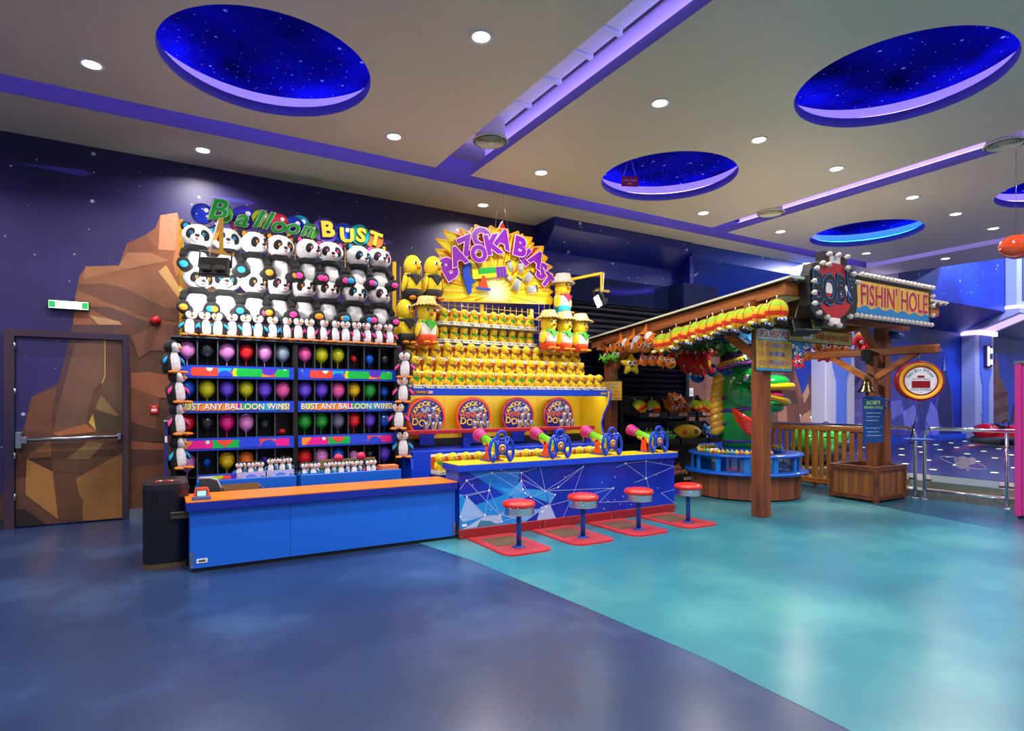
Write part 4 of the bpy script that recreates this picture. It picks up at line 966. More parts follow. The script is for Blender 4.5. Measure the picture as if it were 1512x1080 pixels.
# four round target signs
for k, x in enumerate((2.985, 3.67, 4.37, 5.07)):
    wh = ('beside the panda stall', 'second from the panda stall', 'third from the panda stall', 'at the wavy yellow panel')[k]
    s = thing('target_sign', 'round blue and yellow can-shoot sign, %s' % wh, 'sign', (x, 7.22, 1.185), group='round can-shoot signs')
    rim = 'e84010' if k < 2 else 'c02838'
    b = B(); b.lathe([(.001, -.01), (.265, -.01), (.265, .01), (.24, .012), (.238, .008), (.001, .008)], pm(rim, .3, 0, 0, .25 if k < 2 else 0), 40, rot=(90, 0, 0)); obj('rim', b, s)
    b = B(); b.lathe([(.001, .0125), (.235, .0125)], pm('1a1878', .4), 40, rot=(90, 0, 0), caps=False)
    for j in range(14):
        a = random.uniform(0, 6.28); r = random.uniform(.1, .21); b.lathe([(.001, .0135), (.005, .0135)], WHITE, 6, (r * cos(a), 0, r * sin(a)), (90, 0, 0), caps=False)
    f = obj('face', b, s)
    b = B()
    for j, ch in enumerate("KNOCK'EM"):
        a = radians(150 - j * 17); q = T((.185 * cos(a), -.0155, .185 * sin(a) - .01), (0, -(math.degrees(a) - 90), 0))
        b.text(ch, pm('c04010', .4), .078, off=.03, mx=q); b.text(ch, pm('f8d020', .4), .078, off=.016, mx=q @ T((0, -.001, 0)))
    obj('lettering', b, f)
    b = B(); q = T((-.02, -.0155, .02), (0, 0, 0)); b.text('WINNER', pm('f0e040', .4), .105, off=.03, mx=q, shear=.15); b.text('WINNER', pm('d01828', .4), .105, off=.012, mx=q @ T((0, -.001, 0)), shear=.15); obj('lettering', b, f)
    b = B(); q = T((.0, -.0155, -.09), (0, 10, 0)); b.text('DOWN', pm('a85010', .4), .125, off=.03, mx=q); b.text('DOWN', pm('f8c828', .4), .125, off=.012, mx=q @ T((0, -.001, 0))); obj('lettering', b, f)
    b = B()
    for dx, dz, a in ((-.05, .09, -35), (.0, .105, 30), (.05, .1, 60)): b.box(-.018, .018, 0, .002, -.035, .035, pm('9aa0b8', .35), T((dx, -.017, dz), (0, a, 0)))
    obj('can_print', b, f)
    b = B(); b.prism([(-.1, -.36), (.1, -.36), (.1, -.24), (.13, -.2), (-.13, -.2), (-.1, -.24)], .03, DBLUE, T((0, -.018, 0))); obj('foot', b, s)
# cans in pyramids
cb = B(); cb.lathe([(.001, 0), (.028, 0), (.03, .004), (.03, .09), (.028, .094), (.026, .094), (.024, .088), (.001, .088)], metal('c4c6dc', .3), 18); can_me = cb.mesh('shell')
rb = B()
for z in (.012, .082): rb.lathe([(.0302, z - .002), (.0312, z), (.0302, z + .002)], metal('e0e2ee', .25), 18, caps=False)
rim_me = rb.mesh('bead')
for k, x in enumerate((2.945, 3.625, 4.31, 5.01)):
    for r, n in enumerate((3, 2, 1)):
        for i in range(n):
            c = thing('tin_can', 'silver tin can, %s of the %s layer, %s pyramid from the pandas' % (('first', 'second', 'third')[i] if n > 1 else 'single one', ('bottom', 'middle', 'top')[r], ORD[k]), 'can', (x + (i - (n - 1) / 2) * .094, 6.92, 1.0355 + r * .0945), group='tin cans on the red rail')
            obj('shell', can_me, c); obj('bead', rim_me, c)
# blaster counter
t = thing('blaster_counter', 'dark blue counter printed with a white star network below the four blasters', 'counter')
b = B(); b.box(2.57, 5.62, 5.385, 5.78, .683, .75, BLUE, None, .004); obj('fascia', b, t)
b = B(); b.box(2.571, 5.619, 5.386, 5.779, .75, .757, pm('f0c818', .4)); tp = obj('top', b, t)
for k in range(4):
    b = B(); b.text('PLAYER POSITION', pm('c04818', .5), .05, mx=T((3.40 + .745 * k, 5.52, .7575), (-90, 0, 0))); obj('lettering', b, tp)
NETB = starry('network_print', '0a1a98', '1232c0', 6.0, '8098f0', .02, 1.5, .25, .6)
b = B(); b.box(2.60, 5.60, 5.43, 5.47, .10, .683, NETB); fp = obj('front_panel', b, t)
NET_TRI=[([(2.69,0.68),(3.32,0.66),(3.28,0.49),(3.15,0.39),(2.87,0.57)],'0e6fd0'),
([(2.6,0.47),(2.77,0.33),(3.15,0.42),(3.38,0.17),(3.38,0.09),(2.6,0.08)],'1a86dc'),
([(3.05,0.49),(3.64,0.42),(3.68,0.28),(3.45,0.37),(3.26,0.34)],'2b8fdf'),
([(2.68,0.43),(2.89,0.21),(2.64,0.17),(2.6,0.23)],'8fb4ec'),
([(2.89,0.21),(3.08,0.2),(3.1,0.12),(2.64,0.1)],'a7bdea'),
([(3.15,0.39),(3.32,0.54),(3.36,0.45),(3.23,0.4)],'4d9ce6'),
([(3.58,0.24),(3.7,0.26),(3.78,0.09),(3.53,0.09)],'9fb0e8'),
([(3.08,0.2),(3.15,0.28),(3.6,0.21),(3.38,0.09)],'6fa4e6'),
([(3.64,0.42),(3.78,0.36),(3.7,0.25)],'3f8ade'),
([(2.84,0.17),(2.96,0.15),(3.05,0.1),(2.79,0.1)],'3a7aa0')]
NET_NODES=[(2.68,0.59,0.012),(2.94,0.47,0.012),(2.68,0.43,0.01),(2.61,0.23,0.01),(2.89,0.22,0.012),(3.07,0.2,0.01),(3.09,0.13,0.01),(2.97,0.65,0.012),(3.08,0.68,0.01),(3.33,0.63,0.01),(3.33,0.54,0.01),(3.35,0.45,0.012),(3.38,0.41,0.01),(3.45,0.36,0.01),(3.64,0.41,0.01),(3.81,0.44,0.01),(3.77,0.36,0.01),(4.16,0.65,0.01),(4.6,0.37,0.012),(4.79,0.65,0.012),(5.12,0.66,0.012),(5.12,0.45,0.013),(3.65,0.24,0.012),(3.6,0.19,0.012),(2.75,0.54,0.005),(3.1,0.33,0.005),(2.96,0.27,0.005),(2.71,0.3,0.005),(3.9,0.55,0.005),(4.11,0.36,0.005),(4.28,0.34,0.005),(4.43,0.45,0.005),(4.63,0.5,0.007),(4.75,0.26,0.007),(4.62,0.23,0.005),(4.52,0.22,0.007),(4.46,0.14,0.007),(4.71,0.17,0.005),(5.31,0.32,0.005),(4.81,0.36,0.005),(5.29,0.48,0.005),(5.37,0.63,0.005),(4.88,0.15,0.005)]
NET_LINES=[(2.68,0.59,3.07,0.2),(2.68,0.59,2.97,0.65),(2.94,0.47,2.97,0.65),(2.94,0.47,2.68,0.43),(2.94,0.47,3.07,0.2),(2.68,0.43,2.89,0.22),(2.68,0.43,2.61,0.23),(2.89,0.22,3.09,0.13),(2.89,0.22,2.97,0.65),(3.07,0.2,3.35,0.45),(2.97,0.65,3.45,0.36),(2.97,0.65,3.33,0.63),(3.33,0.63,3.64,0.41),(3.33,0.54,3.45,0.36),(3.35,0.45,3.33,0.54),(3.38,0.41,3.45,0.36),(3.45,0.36,3.81,0.44),(3.64,0.41,3.77,0.36),(3.81,0.44,4.16,0.65),(3.64,0.41,4.6,0.37),(4.6,0.37,3.65,0.24),(4.79,0.65,5.12,0.45),(5.12,0.66,5.12,0.45),(4.79,0.65,5.12,0.66),(4.16,0.65,3.64,0.41),(3.33,0.63,3.33,0.54),(3.08,0.68,3.64,0.41),(3.45,0.36,3.65,0.24),(3.65,0.24,3.77,0.36),(2.61,0.23,3.07,0.2),(3.09,0.13,3.65,0.24),(5.12,0.66,5.6,0.57),(5.12,0.45,5.6,0.57),(5.12,0.45,4.93,0.41),(5.12,0.45,5.17,0.32),(4.79,0.65,4.64,0.61),(5.37,0.25,5.6,0.11),(5.37,0.25,5.6,0.28),(4.6,0.37,4.39,0.22),(3.57,0.68,3.64,0.41),(3.33,0.63,3.53,0.67),(4.16,0.65,4.02,0.35),(4.02,0.35,3.88,0.1),(2.6,0.44,2.94,0.47),(2.6,0.5,2.68,0.59),(4.39,0.22,4.88,0.19)]
b = B()
for i, (p, c) in enumerate(NET_TRI): b.flat([(max(2.6, min(5.6, x)), max(.1, min(.683, z))) for x, z in p], pm(c, .3), 5.429 - .0002 * i)
obj('triangle_print', b, fp)
b = B()
for i, (x, z, x2, z2) in enumerate(NET_LINES):
    d = Vector((x2 - x, z2 - z)).normalized() * .0022; px, pz = -d.y, d.x
    b.flat([(x + px, z + pz), (x2 + px, z2 + pz), (x2 - px, z2 - pz), (x - px, z - pz)], pm('a8b8f4', .3), 5.4265)
obj('line_print', b, fp)
b = B()
for x, z, r in NET_NODES: b.flat([(x + r * cos(2*pi*k/10), z + r * sin(2*pi*k/10)) for k in range(10)], pm('f0ecff', .3), 5.4258)
obj('star_print', b, fp)
b = B(); b.box(2.60, 2.64, 5.47, 5.76, .06, .683, LBLUE); obj('end_panel', b, t)
b = B(); b.box(5.56, 5.60, 5.47, 5.76, .06, .683, DBLUE); obj('end_panel', b, t)
for k in range(3):
    x0 = 2.59 + k * 1.005; b = B(); b.box(x0, x0 + 1.0, 5.41, 5.44, 0, .10, pm('8c1822', .45), None, .003)
    for x in (x0 + .03, x0 + .97):
        for z in (.03, .072): b.cyl(.006, .004, CHROME, (x, 5.408, z), (90, 0, 0), 8)
    obj('kick_board', b, t)
b = B(); b.box(2.63, 2.68, 5.425, 5.43, .125, .15, WHITE); obj('maker_plate', b, t)
b = B(); b.box(2.594, 2.604, 5.42, 5.46, .1, .2, STEEL); obj('corner_guard', b, t)
b = B(); b.box(2.60, 5.2, 6.0, 6.2, .0, .584, DBLUE); obj('rear_prize_ledge', b, t)
# blasters
def make_blaster():
    t = thing('toy_blaster', 'x', 'toy blaster', group='blasters on the counter')
    Hb = pm('0838b8', .3, 0, .3)
    b = B()
    for s in (-1, 1):
        b.tube([(s * .045, 0, .23), (s * .085, 0, .235), (s * .12, 0, .20), (s * .142, 0, .13), (s * .142, 0, .07), (s * .125, 0, .015), (s * .10, 0, -.01), (s * .085, 0, .01), (s * .085, 0, .06)], .018, Hb, 8)
        b.tube([(s * .085, 0, .235), (s * .062, 0, .15), (s * .06, 0, .06), (s * .085, 0, .02)], .016, Hb, 8)
        b.tube([(s * .045, 0, .24), (s * .045, 0, .05)], .016, Hb, 8)
    b.tube([(.048 * cos(a), 0, .262 + .042 * sin(a)) for a in [2*pi*k/14 for k in range(14)]], .016, Hb, 8, closed=True)
    b.box(-.05, .05, -.014, .014, .06, .20, Hb, None, .005); obj('handle_shield', b, t)
    b = B(); b.lathe([(.001, .016), (.04, .016), (.04, .019)], pm('e8c018', .4), 24, (0, 0, .125), (90, 0, 0), (1, 1.15, 1)); b.lathe([(.001, .0205), (.032, .0205)], pm('8a2040', .4), 24, (0, 0, .125), (90, 0, 0), caps=False); b.lathe([(.001, .021), (.018, .021)], pm('e0b0a0', .4), 16, (0, 0, .125), (90, 0, 0), caps=False); obj('emblem', b, t)
    q = T((0, .05, .12), (15, 0, 0))          # barrel axis: away and up
    b = B(); b.lathe([(.046, 0), (.046, .34)], pm('70c820', .35), 18, mx=q, rot=(-90, 0, 0))
    for r in range(2):
        for k in range(11): b.ell(.003, .003, .003, BLACK, (.012 * (r * 2 - 1) - .02, .05 + k * .026, .042), u=6, w=4, mx=q)
    obj('barrel', b, t)
    b = B(); b.lathe([(.05, 0), (.05, .1), (.044, .3)], pm('e8c818', .4), 18, mx=q @ T((0, .0, -.022)), rot=(-90, 0, 0)); obj('under_barrel', b, t)
    for k, c in enumerate(('c02898', 'e02838', '7030b0', 'd82878', 'e02030', '8038b8', 'e83828')):
        b = B(); b.lathe([(.052 + .003 * k, 0), (.058 + .003 * k, .012), (.052 + .003 * k, .024)], pm(c, .35), 18, mx=q @ T((0, .34 + .022 * k, 0)), rot=(-90, 0, 0), caps=(k == 6)); obj('muzzle_band', b, t)
    Or = pm('e04818', .4)
    for s in (-1, 1):
        b = B(); b.prism([(-.055, -.01), (.055, -.01), (.03, .15), (.012, .17), (-.012, .17), (-.03, .15)], .012, Or, Matrix(((0, 1, 0, s * .06 - .006), (1, 0, 0, .20), (0, 0, 1, 0), (0, 0, 0, 1))))
        for z in (.02, .055, .09): b.cyl(.007, .002, BLACK, (s * .067, .20, z), (0, 90, 0), 8)
        b.cyl(.014, .02, BLACK, (s * .066, .20, .15), (0, 90, 0), 12); obj('bracket_plate', b, t)
    b = B(); b.box(-.10, .10, .12, .30, -.018, -.008, Hb, None, .003); obj('base_plate', b, t)
    return t
BL = Kind(make_blaster())
for k in range(4): BL.put((3.075 + .745 * k, 5.405, .775), 0, 'green and red toy blaster with blue handle shield, %s from the orange counter' % ORD[k])
BL.place()
# stools
def make_stool():
    t = thing('swivel_stool', 'x', 'stool', group='red stools at the blaster counter')
    b = B(); b.lathe([(.148, .40), (.158, .412), (.158, .43), (.145, .448), (.10, .46), (.001, .463)], pm('d82818', .25, 0, .3), 36); obj('cushion', b, t)
    b = B(); pr = [(.12, .325)]
    for k in range(4): pr += [(.143, .328 + k * .019), (.149, .336 + k * .019), (.143, .344 + k * .019)]
    b.lathe(pr + [(.14, .402)], CHROME, 36); obj('chrome_band', b, t)
    b = B(); b.cyl(.024, .31, pm('0a3a98', .35), (0, 0, .175), u=18); obj('pedestal', b, t)
    b = B(); b.lathe([(.06, .012), (.058, .022), (.03, .032)], pm('0a3a98', .35), 24); obj('floor_flange', b, t)
    def plate(e, y1):
        r = .12 - e; a = [(.26 - e, y1), (-.26 + e, y1)]
        a += [(-.26 + e + r + r * cos(radians(q)), -.24 + e + r + r * sin(radians(q))) for q in range(180, 271, 15)]
        return a + [(.26 - e - r + r * cos(radians(q)), -.24 + e + r + r * sin(radians(q))) for q in range(270, 361, 15)]
    b = B(); b.prism(plate(0, .575), .011, pm('c01c28', .4), UPM(.002)); b.prism(plate(.02, .575), .003, pm('a83038', .5), UPM(.012)); obj('foot_plate', b, t)
    b = B(); b.box(-.17, .17, .1, .44, .0155, .018, pm('5c4430', .8), None, .001); obj('worn_tread', b, t)
    return t
ST = Kind(make_stool())
for k, x in enumerate((2.93, 3.69, 4.44, 5.19)): ST.put((x, 4.82, 0), 0, 'red-topped chrome stool on blue post, %s from the orange counter' % ORD[k])
ST.place()
# prize bears in cartons
BEAR = {'green': Kind(make_chick('plush_chick', '2c9a30', 'boxed yellow chicks', True)), 'brown': Kind(make_chick('plush_chick', '7a4a20', 'boxed yellow chicks', True))}
def row(n, x0, x1, y, z, col, nm, sc=1.0):
    for i in range(n):
        c = col if isinstance(col, str) else col(i)
        BEAR[c].put((x0 + (x1 - x0) * i / max(1, n - 1), y, z), random.uniform(4, 22), 'boxed yellow chick with %s kerchief, %s along the %s' % (c, ORD[i], nm), sc=sc, head=(random.uniform(-6, 4), random.uniform(-8, 8), random.uniform(-5, 22)))
row(10, 3.26, 4.62, 7.3, 2.43, 'green', 'topmost carton row', 1.12)
row(10, 3.26, 4.62, 7.3, 2.195, 'green', 'second carton row', 1.12)
row(16, 2.74, 5.35, 7.17, 1.93, 'brown', 'third carton row', 1.25)
row(16, 2.74, 5.30, 7.0, 1.735, 'brown', 'fourth carton row', 1.2)
row(20, 2.68, 5.50, 6.82, 1.565, lambda i: 'green' if i < 12 else 'brown', 'lowest row over the backboard', 1.14)
row(16, 2.68, 5.10, 6.1, .60, 'green', 'ledge behind the blaster counter', 1.15)
for k in BEAR.values(): k.place()
# prize rack
t = thing('wire_prize_rack', 'yellow framed wire rack holding the yellow chicks above the shooting stall', 'rack')
for x, z1 in ((2.62, 3.2), (3.14, 2.9), (3.9, 2.75), (4.72, 2.75), (5.36, 3.05)):
    b = B(); b.box(x - .02, x + .02, 7.40, 7.44, 1.55, z1, pm('d8b018', .4)); obj('post', b, t)
b = B(); b.bar((5.36, 7.42, 3.05), (5.2, 7.42, 3.25), .035, .035, pm('d8b018', .4)); b.bar((5.2, 7.42, 3.25), (4.9, 7.42, 3.25), .035, .035, pm('d8b018', .4)); obj('top_frame', b, t)
for i in range(29):
    b = B(); x = 2.6 + i * .098; b.tube([(x, 7.41, 1.56), (x, 7.41, 3.15 if x < 3.15 or x > 4.85 else 2.75)], .004, YW, 5); obj('wire', b, t)
for i in range(12):
    b = B(); z = 1.6 + i * .1; b.tube([(2.6, 7.405, z), (5.36, 7.405, z)], .004, YW, 5); obj('wire', b, t)
for z, x0, x1, y0 in ((2.417, 3.14, 4.76, 7.2), (2.182, 3.14, 4.76, 7.2), (1.916, 2.62, 5.44, 7.08), (1.721, 2.62, 5.40, 6.93)):
    b = B(); b.box(x0, x1, y0, 7.41, z - .01, z - .002, pm('c8c8c8', .4)); obj('wire_shelf', b, t)
# large bears
def big(scarf, hat, tr, shirt, nm): return make_chick('large_plush_chick', scarf, nm, False, hat, tr, shirt)
K1 = Kind(big('2a2a2e', None, '28282c', None, 'large yellow chicks by the pandas'))
for p, z, w, rz in (((2.75, 7.12), 2.66, 'topmost pair, nearer the pandas', 8), ((3.03, 7.12), 2.68, 'topmost pair, nearer the starburst', 8), ((2.66, 7.14), 2.1, 'below the topmost pair', 12)):
    K1.put((p[0], p[1], z), rz, 'large yellow plush chick in black shorts, %s' % w, sc=(2.25, 2.5, 3.05), head=(0, 0, 14))
K1.place()
K2 = Kind(big('48b838', 'straw', 'e8501c', 'e8e0d8', 'large straw-hat chicks'))
K2.put((2.88, 6.98, 2.1), 10, 'large yellow plush chick with straw hat and orange shorts beside the pandas', sc=(2.35, 2.5, 2.8))
for k, x in enumerate((4.74, 5.01, 5.30)): K2.put((x, 7.0, 2.12 - .005 * k), 14, 'large straw-hat yellow chick in orange shorts, %s of the three by the shutter' % ORD[k], sc=(2.15, 2.4, 2.6))
K2.place()
K3 = Kind(big('d83050', 'sun', '28a8c8', 'e8e0d8', 'large sun-hat chick'))
K3.put((5.16, 7.24, 2.68), 12, 'large yellow plush chick in pale sun hat and blue shorts atop the rack', sc=(2.3, 2.5, 2.8)); K3.place()
# starburst title sign
BURST=[(3.17,3.56),(3.37,3.56),(3.28,3.69),(3.54,3.67),(3.52,3.76),(3.69,3.71),(3.71,3.79),(3.76,3.76),(3.76,3.84),(3.92,3.8),(3.93,3.82),(3.98,3.81),(4.01,3.86),(4.09,3.82),(4.12,3.84),(4.22,3.85),(4.29,3.85),(4.3,3.77),(4.46,3.85),(4.48,3.79),(4.54,3.82),(4.54,3.78),(4.7,3.79),(4.66,3.7),(4.73,3.72),(4.69,3.65),(4.9,3.69),(4.87,3.57),(4.97,3.53),(4.91,3.45),(5.06,3.4),(4.93,3.33),(5.08,3.29),(5.02,3.22),(5.07,3.15),(4.95,3.08),(5.07,3.03),(4.98,2.98),(5.06,2.93),(5.05,2.85),(3.19,2.74),(3.2,2.94),(3.17,3.02),(3.17,3.1),(3.19,3.17),(3.17,3.23),(3.18,3.26),(3.24,3.34),(3.17,3.42),(3.33,3.43)]
BURST_C=(4.09,2.93)
BURST_LETTERS=[('B', 3.34, 3.16, 62, 0.86), ('A', 3.46, 3.34, 40, 0.8), ('Z', 3.61, 3.50, 35, 0.95), ('O', 3.78, 3.41, 15, 0.85), ('O', 3.85, 3.65, 8, 0.85), ('K', 4.0, 3.57, -8, 0.9), ('A', 4.19, 3.68, -22, 0.85), ('B', 4.45, 3.6, -14, 0.95), ('L', 4.58, 3.48, -40, 0.75), ('A', 4.74, 3.46, -32, 0.8), ('S', 4.84, 3.3, -38, 0.8), ('T', 4.92, 3.17, -40, 0.75)]
BURST_GUN=[(3.62,3.11),(3.69,3.14),(4.21,3.24),(3.88,3.16),(3.88,2.99)]
BURST_CANS=[(4.31, 3.33, 25, 0.8), (4.49, 3.33, 3, 0.85), (4.63, 3.2, -38, 1.0), (4.3, 3.15, 55, 0.6), (4.43, 3.08, -25, 1.1), (4.69, 3.03, -78, 1.0)]
def burst_mat():
    m, nt, b = base('starburst_print')
    v = coords(nt, loc=(-BURST_C[0], 0, -BURST_C[1]))
    sx = N(nt, 'ShaderNodeSeparateXYZ'); nt.links.new(v, sx.inputs[0])
    at = N(nt, 'ShaderNodeMath', operation='ARCTAN2'); nt.links.new(sx.outputs[2], at.inputs[0]); nt.links.new(sx.outputs[0], at.inputs[1])
    cb_ = N(nt, 'ShaderNodeCombineXYZ'); nt.links.new(at.outputs[0], cb_.inputs[0])
    n = N(nt, 'ShaderNodeTexNoise', i_Scale=13.0, i_Detail=2.0, i_Roughness=.7); nt.links.new(cb_.outputs[0], n.inputs['Vector'])
    c = ramp(nt, n.outputs[0], [(.38, 'b01810'), (.43, 'd86010'), (.47, 'ecc014'), (.53, 'b8cc14'), (.58, 'f0e450'), (.63, 'c84410')])
    ln = N(nt, 'ShaderNodeVectorMath', operation='LENGTH'); cb2 = N(nt, 'ShaderNodeCombineXYZ'); nt.links.new(sx.outputs[0], cb2.inputs[0]); nt.links.new(sx.outputs[2], cb2.inputs[2]); nt.links.new(cb2.outputs[0], ln.inputs[0])
    f = ramp(nt, ln.outputs['Value'], [(.0, (.9, .9, .9, 1)), (.05, (.5, .5, .5, 1)), (.26, (0, 0, 0, 1))])
    mx = N(nt, 'ShaderNodeMix', data_type='RGBA'); nt.links.new(f, mx.inputs[0]); nt.links.new(c, mx.inputs[6]); mx.inputs[7].default_value = lin('f4fbf4')
    nt.links.new(mx.outputs[2], b.inputs['Base Color']); b.inputs['Roughness'].default_value = .25
    return m
t = thing('starburst_sign', 'spiky yellow starburst sign with purple bouncing letters above the shooting stall', 'sign')
b = B(); b.prism(BURST, .02, burst_mat(), T((0, 7.36, 0)), pm('e89a10', .35)); bd = obj('burst_board', b, t)
b = B(); n = len(BURST)
for i in range(n):
    a, c = BURST[i], BURST[(i + 1) % n]; b.bar((a[0], 7.358, a[1]), (c[0], 7.358, c[1]), .012, .02, pm('f0a818', .35))
obj('burst_edge', b, bd)
angs = [34, 25, 28, 14, 12, 14, -14, -9, -44, -32, -22, -40]
szs = [.38, .32, .33, .30, .35, .35, .34, .36, .30, .31, .31, .28]
for (ch, x, z, a_, k_), a, s in zip(BURST_LETTERS, angs, szs):
    b = B(); q = T((x, 7.335, z), (0, -a, 0))
    q = q @ T((0, -.026 * (1, 2, 1, 2, 0, 1, 0, 1, 0, 1, 0, 1)[BURST_LETTERS.index((ch, x, z, a_, k_))], 0)); b.text(ch, pm('c83020', .4), s, .03, .10, q, sx=1.0); b.text(ch, pm('f4d8f8', .35), s, .03, .085, q @ T((0, -.006, 0)), sx=1.0); b.text(ch, pm('7a1ca0', .3), s, .03, .052, q @ T((0, -.012, 0)), sx=1.0); obj('letter', b, t)
g = thing('sign_blaster_cutout', 'x', 'x'); 
def reparent(e, par, name):
    e.parent = par; e.name = name
    for k in ('label', 'category', 'group'):
        if k in e: del e[k]
reparent(g, t, 'blaster_cutout')
q = T((3.66, 7.335, 3.12), (0, -11, 0))
b = B(); b.prism([(0, -.06), (.62, -.06), (.62, .09), (0, .09)], .012, pm('f0d020', .4), q @ T((.06, .004, 0))); b.prism([(.16, .0), (.43, .0), (.43, .085), (.16, .085)], .012, pm('18a038', .35), q @ T((.0, -.006, 0))); b.prism([(.05, -.055), (.43, -.055), (.43, .0), (.05, .0)], .012, pm('f0d818', .35), q @ T((.0, -.006, 0))); obj('barrel', b, g)
b = B()
for k in range(7): b.prism([(.43 + k * .026, -.07), (.45 + k * .026, -.07), (.45 + k * .026, .08), (.43 + k * .026, .08)], .014, pm('3838b0' if k % 2 else 'a03090', .35), q @ T((0, -.008, 0)))
obj('muzzle', b, g)
b = B(); b.prism([(-.06, -.26), (-.01, -.24), (.02, -.1), (.06, -.12), (.07, -.06), (.03, -.03), (.02, .06), (.07, .12), (.04, .2), (-.01, .25), (-.05, .2), (-.09, .05), (-.09, -.1)], .014, pm('1040b0', .35), q @ T((0, -.006, 0))); obj('handle', b, g)
b = B(); b.prism([(-.02, .0), (.02, .0), (.075, -.17), (-.075, -.17)], .014, pm('e04018', .35), T((3.88, 7.318, 3.14))); b.prism([(-.11, -.2), (.11, -.2), (.11, -.165), (-.11, -.165)], .014, pm('1848c8', .35), T((3.88, 7.32, 3.14))); obj('stand', b, g)
for x, z, a, k in BURST_CANS:
    b = B(); b.prism([(-.062, -.1), (.062, -.1), (.062, .1), (-.062, .1)], .01, pm('e8b818', .4), T((x, 7.335, z), (0, -a, 0), k)); b.lathe([(.001, -.088), (.05, -.088), (.05, .088), (.045, .09), (.001, .09)], pm('9ea2a6', .3), 18, (x, 7.33, z), (0, -a, 0), (k, k * .25, k)); b.lathe([(.05, .06), (.052, .075), (.05, .09), (.001, .0915)], pm('303438', .4), 18, (x, 7.33, z), (0, -a, 0), (k, k * .25, k), caps=False); obj('can_cutout', b, t)
b = B(); b.prism([(4.12, 3.80), (4.36, 3.70), (4.22, 3.97)], .015, pm('d01828', .35), T((0, 7.39, 0))); obj('red_point', b, t)
b = B(); b.tube([(4.10, 7.4, 3.82), (4.18, 7.42, CZ)], .003, STEEL, 5); b.tube([(4.34, 7.4, 3.76), (4.24, 7.42, CZ)], .003, STEEL, 5); obj('hanging_wire', b, t)
# floodlight on the far arm
t = thing('lamp_arm', 'yellow bracket arm with trailing cable reaching past the sun-hat chick', 'bracket')
b = B(); b.bar((5.2, 7.42, 3.2), (5.35, 6.55, 3.19), .035, .035, pm('e0b818', .4)); obj('arm', b, t)
b = B(); b.bar((5.35, 6.55, 3.207), (5.35, 6.55, 2.93), .035, .035, pm('e0b818', .4)); obj('drop', b, t)
b = B(); b.bar((5.24, 6.55, 2.95), (5.46, 6.53, 2.94), .03, .03, pm('e0b818', .4)); obj('crossbar', b, t)
b = B(); b.tube([(5.37, 6.53, 3.19), (5.35, 6.52, 3.05), (5.33, 6.53, 2.9), (5.37, 6.54, 2.8)], .006, WHITE, 6); obj('cable', b, t)
floodlight('floodlight', 'lit floodlight glaring below the far yellow arm beside the shutter', (5.3, 6.55, 2.80), (4.3, 7.0, 2.35), 40.0, FLOOD_W * .55)
# ================================================================== FISHING STALL
WZ = wood('5a2a14', '8a4a24', 'z'); WX = wood('7a3c18', 'b06428', 'x'); WY = wood('7a3c18', 'b06428', 'y'); WF = wood('8a4a18', 'c07a30', 'z')
t = thing('fishing_stall', 'timber shelter with sloping roof over the fish pool', 'shelter')
for x, y, z1 in ((6.26, 4.66, 2.62), (6.26, 7.44, 2.36), (9.04, 4.70, 2.62), (9.04, 7.44, 2.36)):
    b = B(); b.box(x - .08, x + .08, y - .08, y + .08, 0, z1, WZ, None, .006); obj('post', b, t)
def rz(y): return 2.78 - (y - 4.22) * .102
for x in (6.14, 7.2, 8.2, 9.46):
    b = B(); b.bar((x, 4.24, rz(4.24) - .10), (x, 7.76, rz(7.76) - .10), .06, .13, WY, .004); obj('rafter', b, t)
b = B(); b.bar((6.1, 4.24, rz(4.24) - .10), (9.6, 4.24, rz(4.24) - .10), .05, .15, WX, .004); obj('front_fascia', b, t)
b = B(); b.bar((6.0, 4.66, 2.52), (9.62, 4.66, 2.52), .1, .16, WX, .006); obj('front_beam', b, t)
b = B(); b.bar((6.0, 7.44, 2.27), (9.6, 7.44, 2.27), .1, .14, WX, .006); obj('rear_beam', b, t)
b = B(); b.bar((6.26, 4.4, 2.46), (6.26, 7.6, 2.20), .1, .12, WY, .006); obj('side_beam', b, t)
for a, c in (((6.26, 5.35, 2.40), (6.26, 4.72, 1.92)), ((6.26, 6.95, 2.24), (6.26, 7.38, 1.90)), ((8.45, 4.68, 2.46), (8.98, 4.68, 1.98)), ((6.75, 4.66, 2.46), (6.32, 4.66, 2.06))):
    b = B(); b.bar(a, c, .07, .1, WY, .004); obj('knee_brace', b, t)
TINM = metal('b8b4a0', .45)
for k in range(12):
    x0 = 6.05 + k * .3; pts = []
    b = B(); vs = []
    for j in range(9):
        u = j / 8; zz = .012 * sin(u * 4 * pi)
        vs += [(x0 + u * .3, 4.14, rz(4.14) - .02 + zz), (x0 + u * .3, 7.82, rz(7.82) - .02 + zz)]
    b.add(vs, [(2*j, 2*j+1, 2*j+3, 2*j+2) for j in range(8)], TINM, None, True); obj('roof_sheet', b, t)
b = B(); b.box(6.05, 6.08, 0, 3.70, -.012, .012, pm('d8d4c0', .5), Matrix.Translation((0, 4.13, rz(4.13))) @ T(rot=(-5.82, 0, 0))); b.box(6.05, 9.65, -.015, .01, -.012, .014, pm('d8d4c0', .5), Matrix.Translation((0, 4.13, rz(4.13)))); obj('roof_edge_trim', b, t)
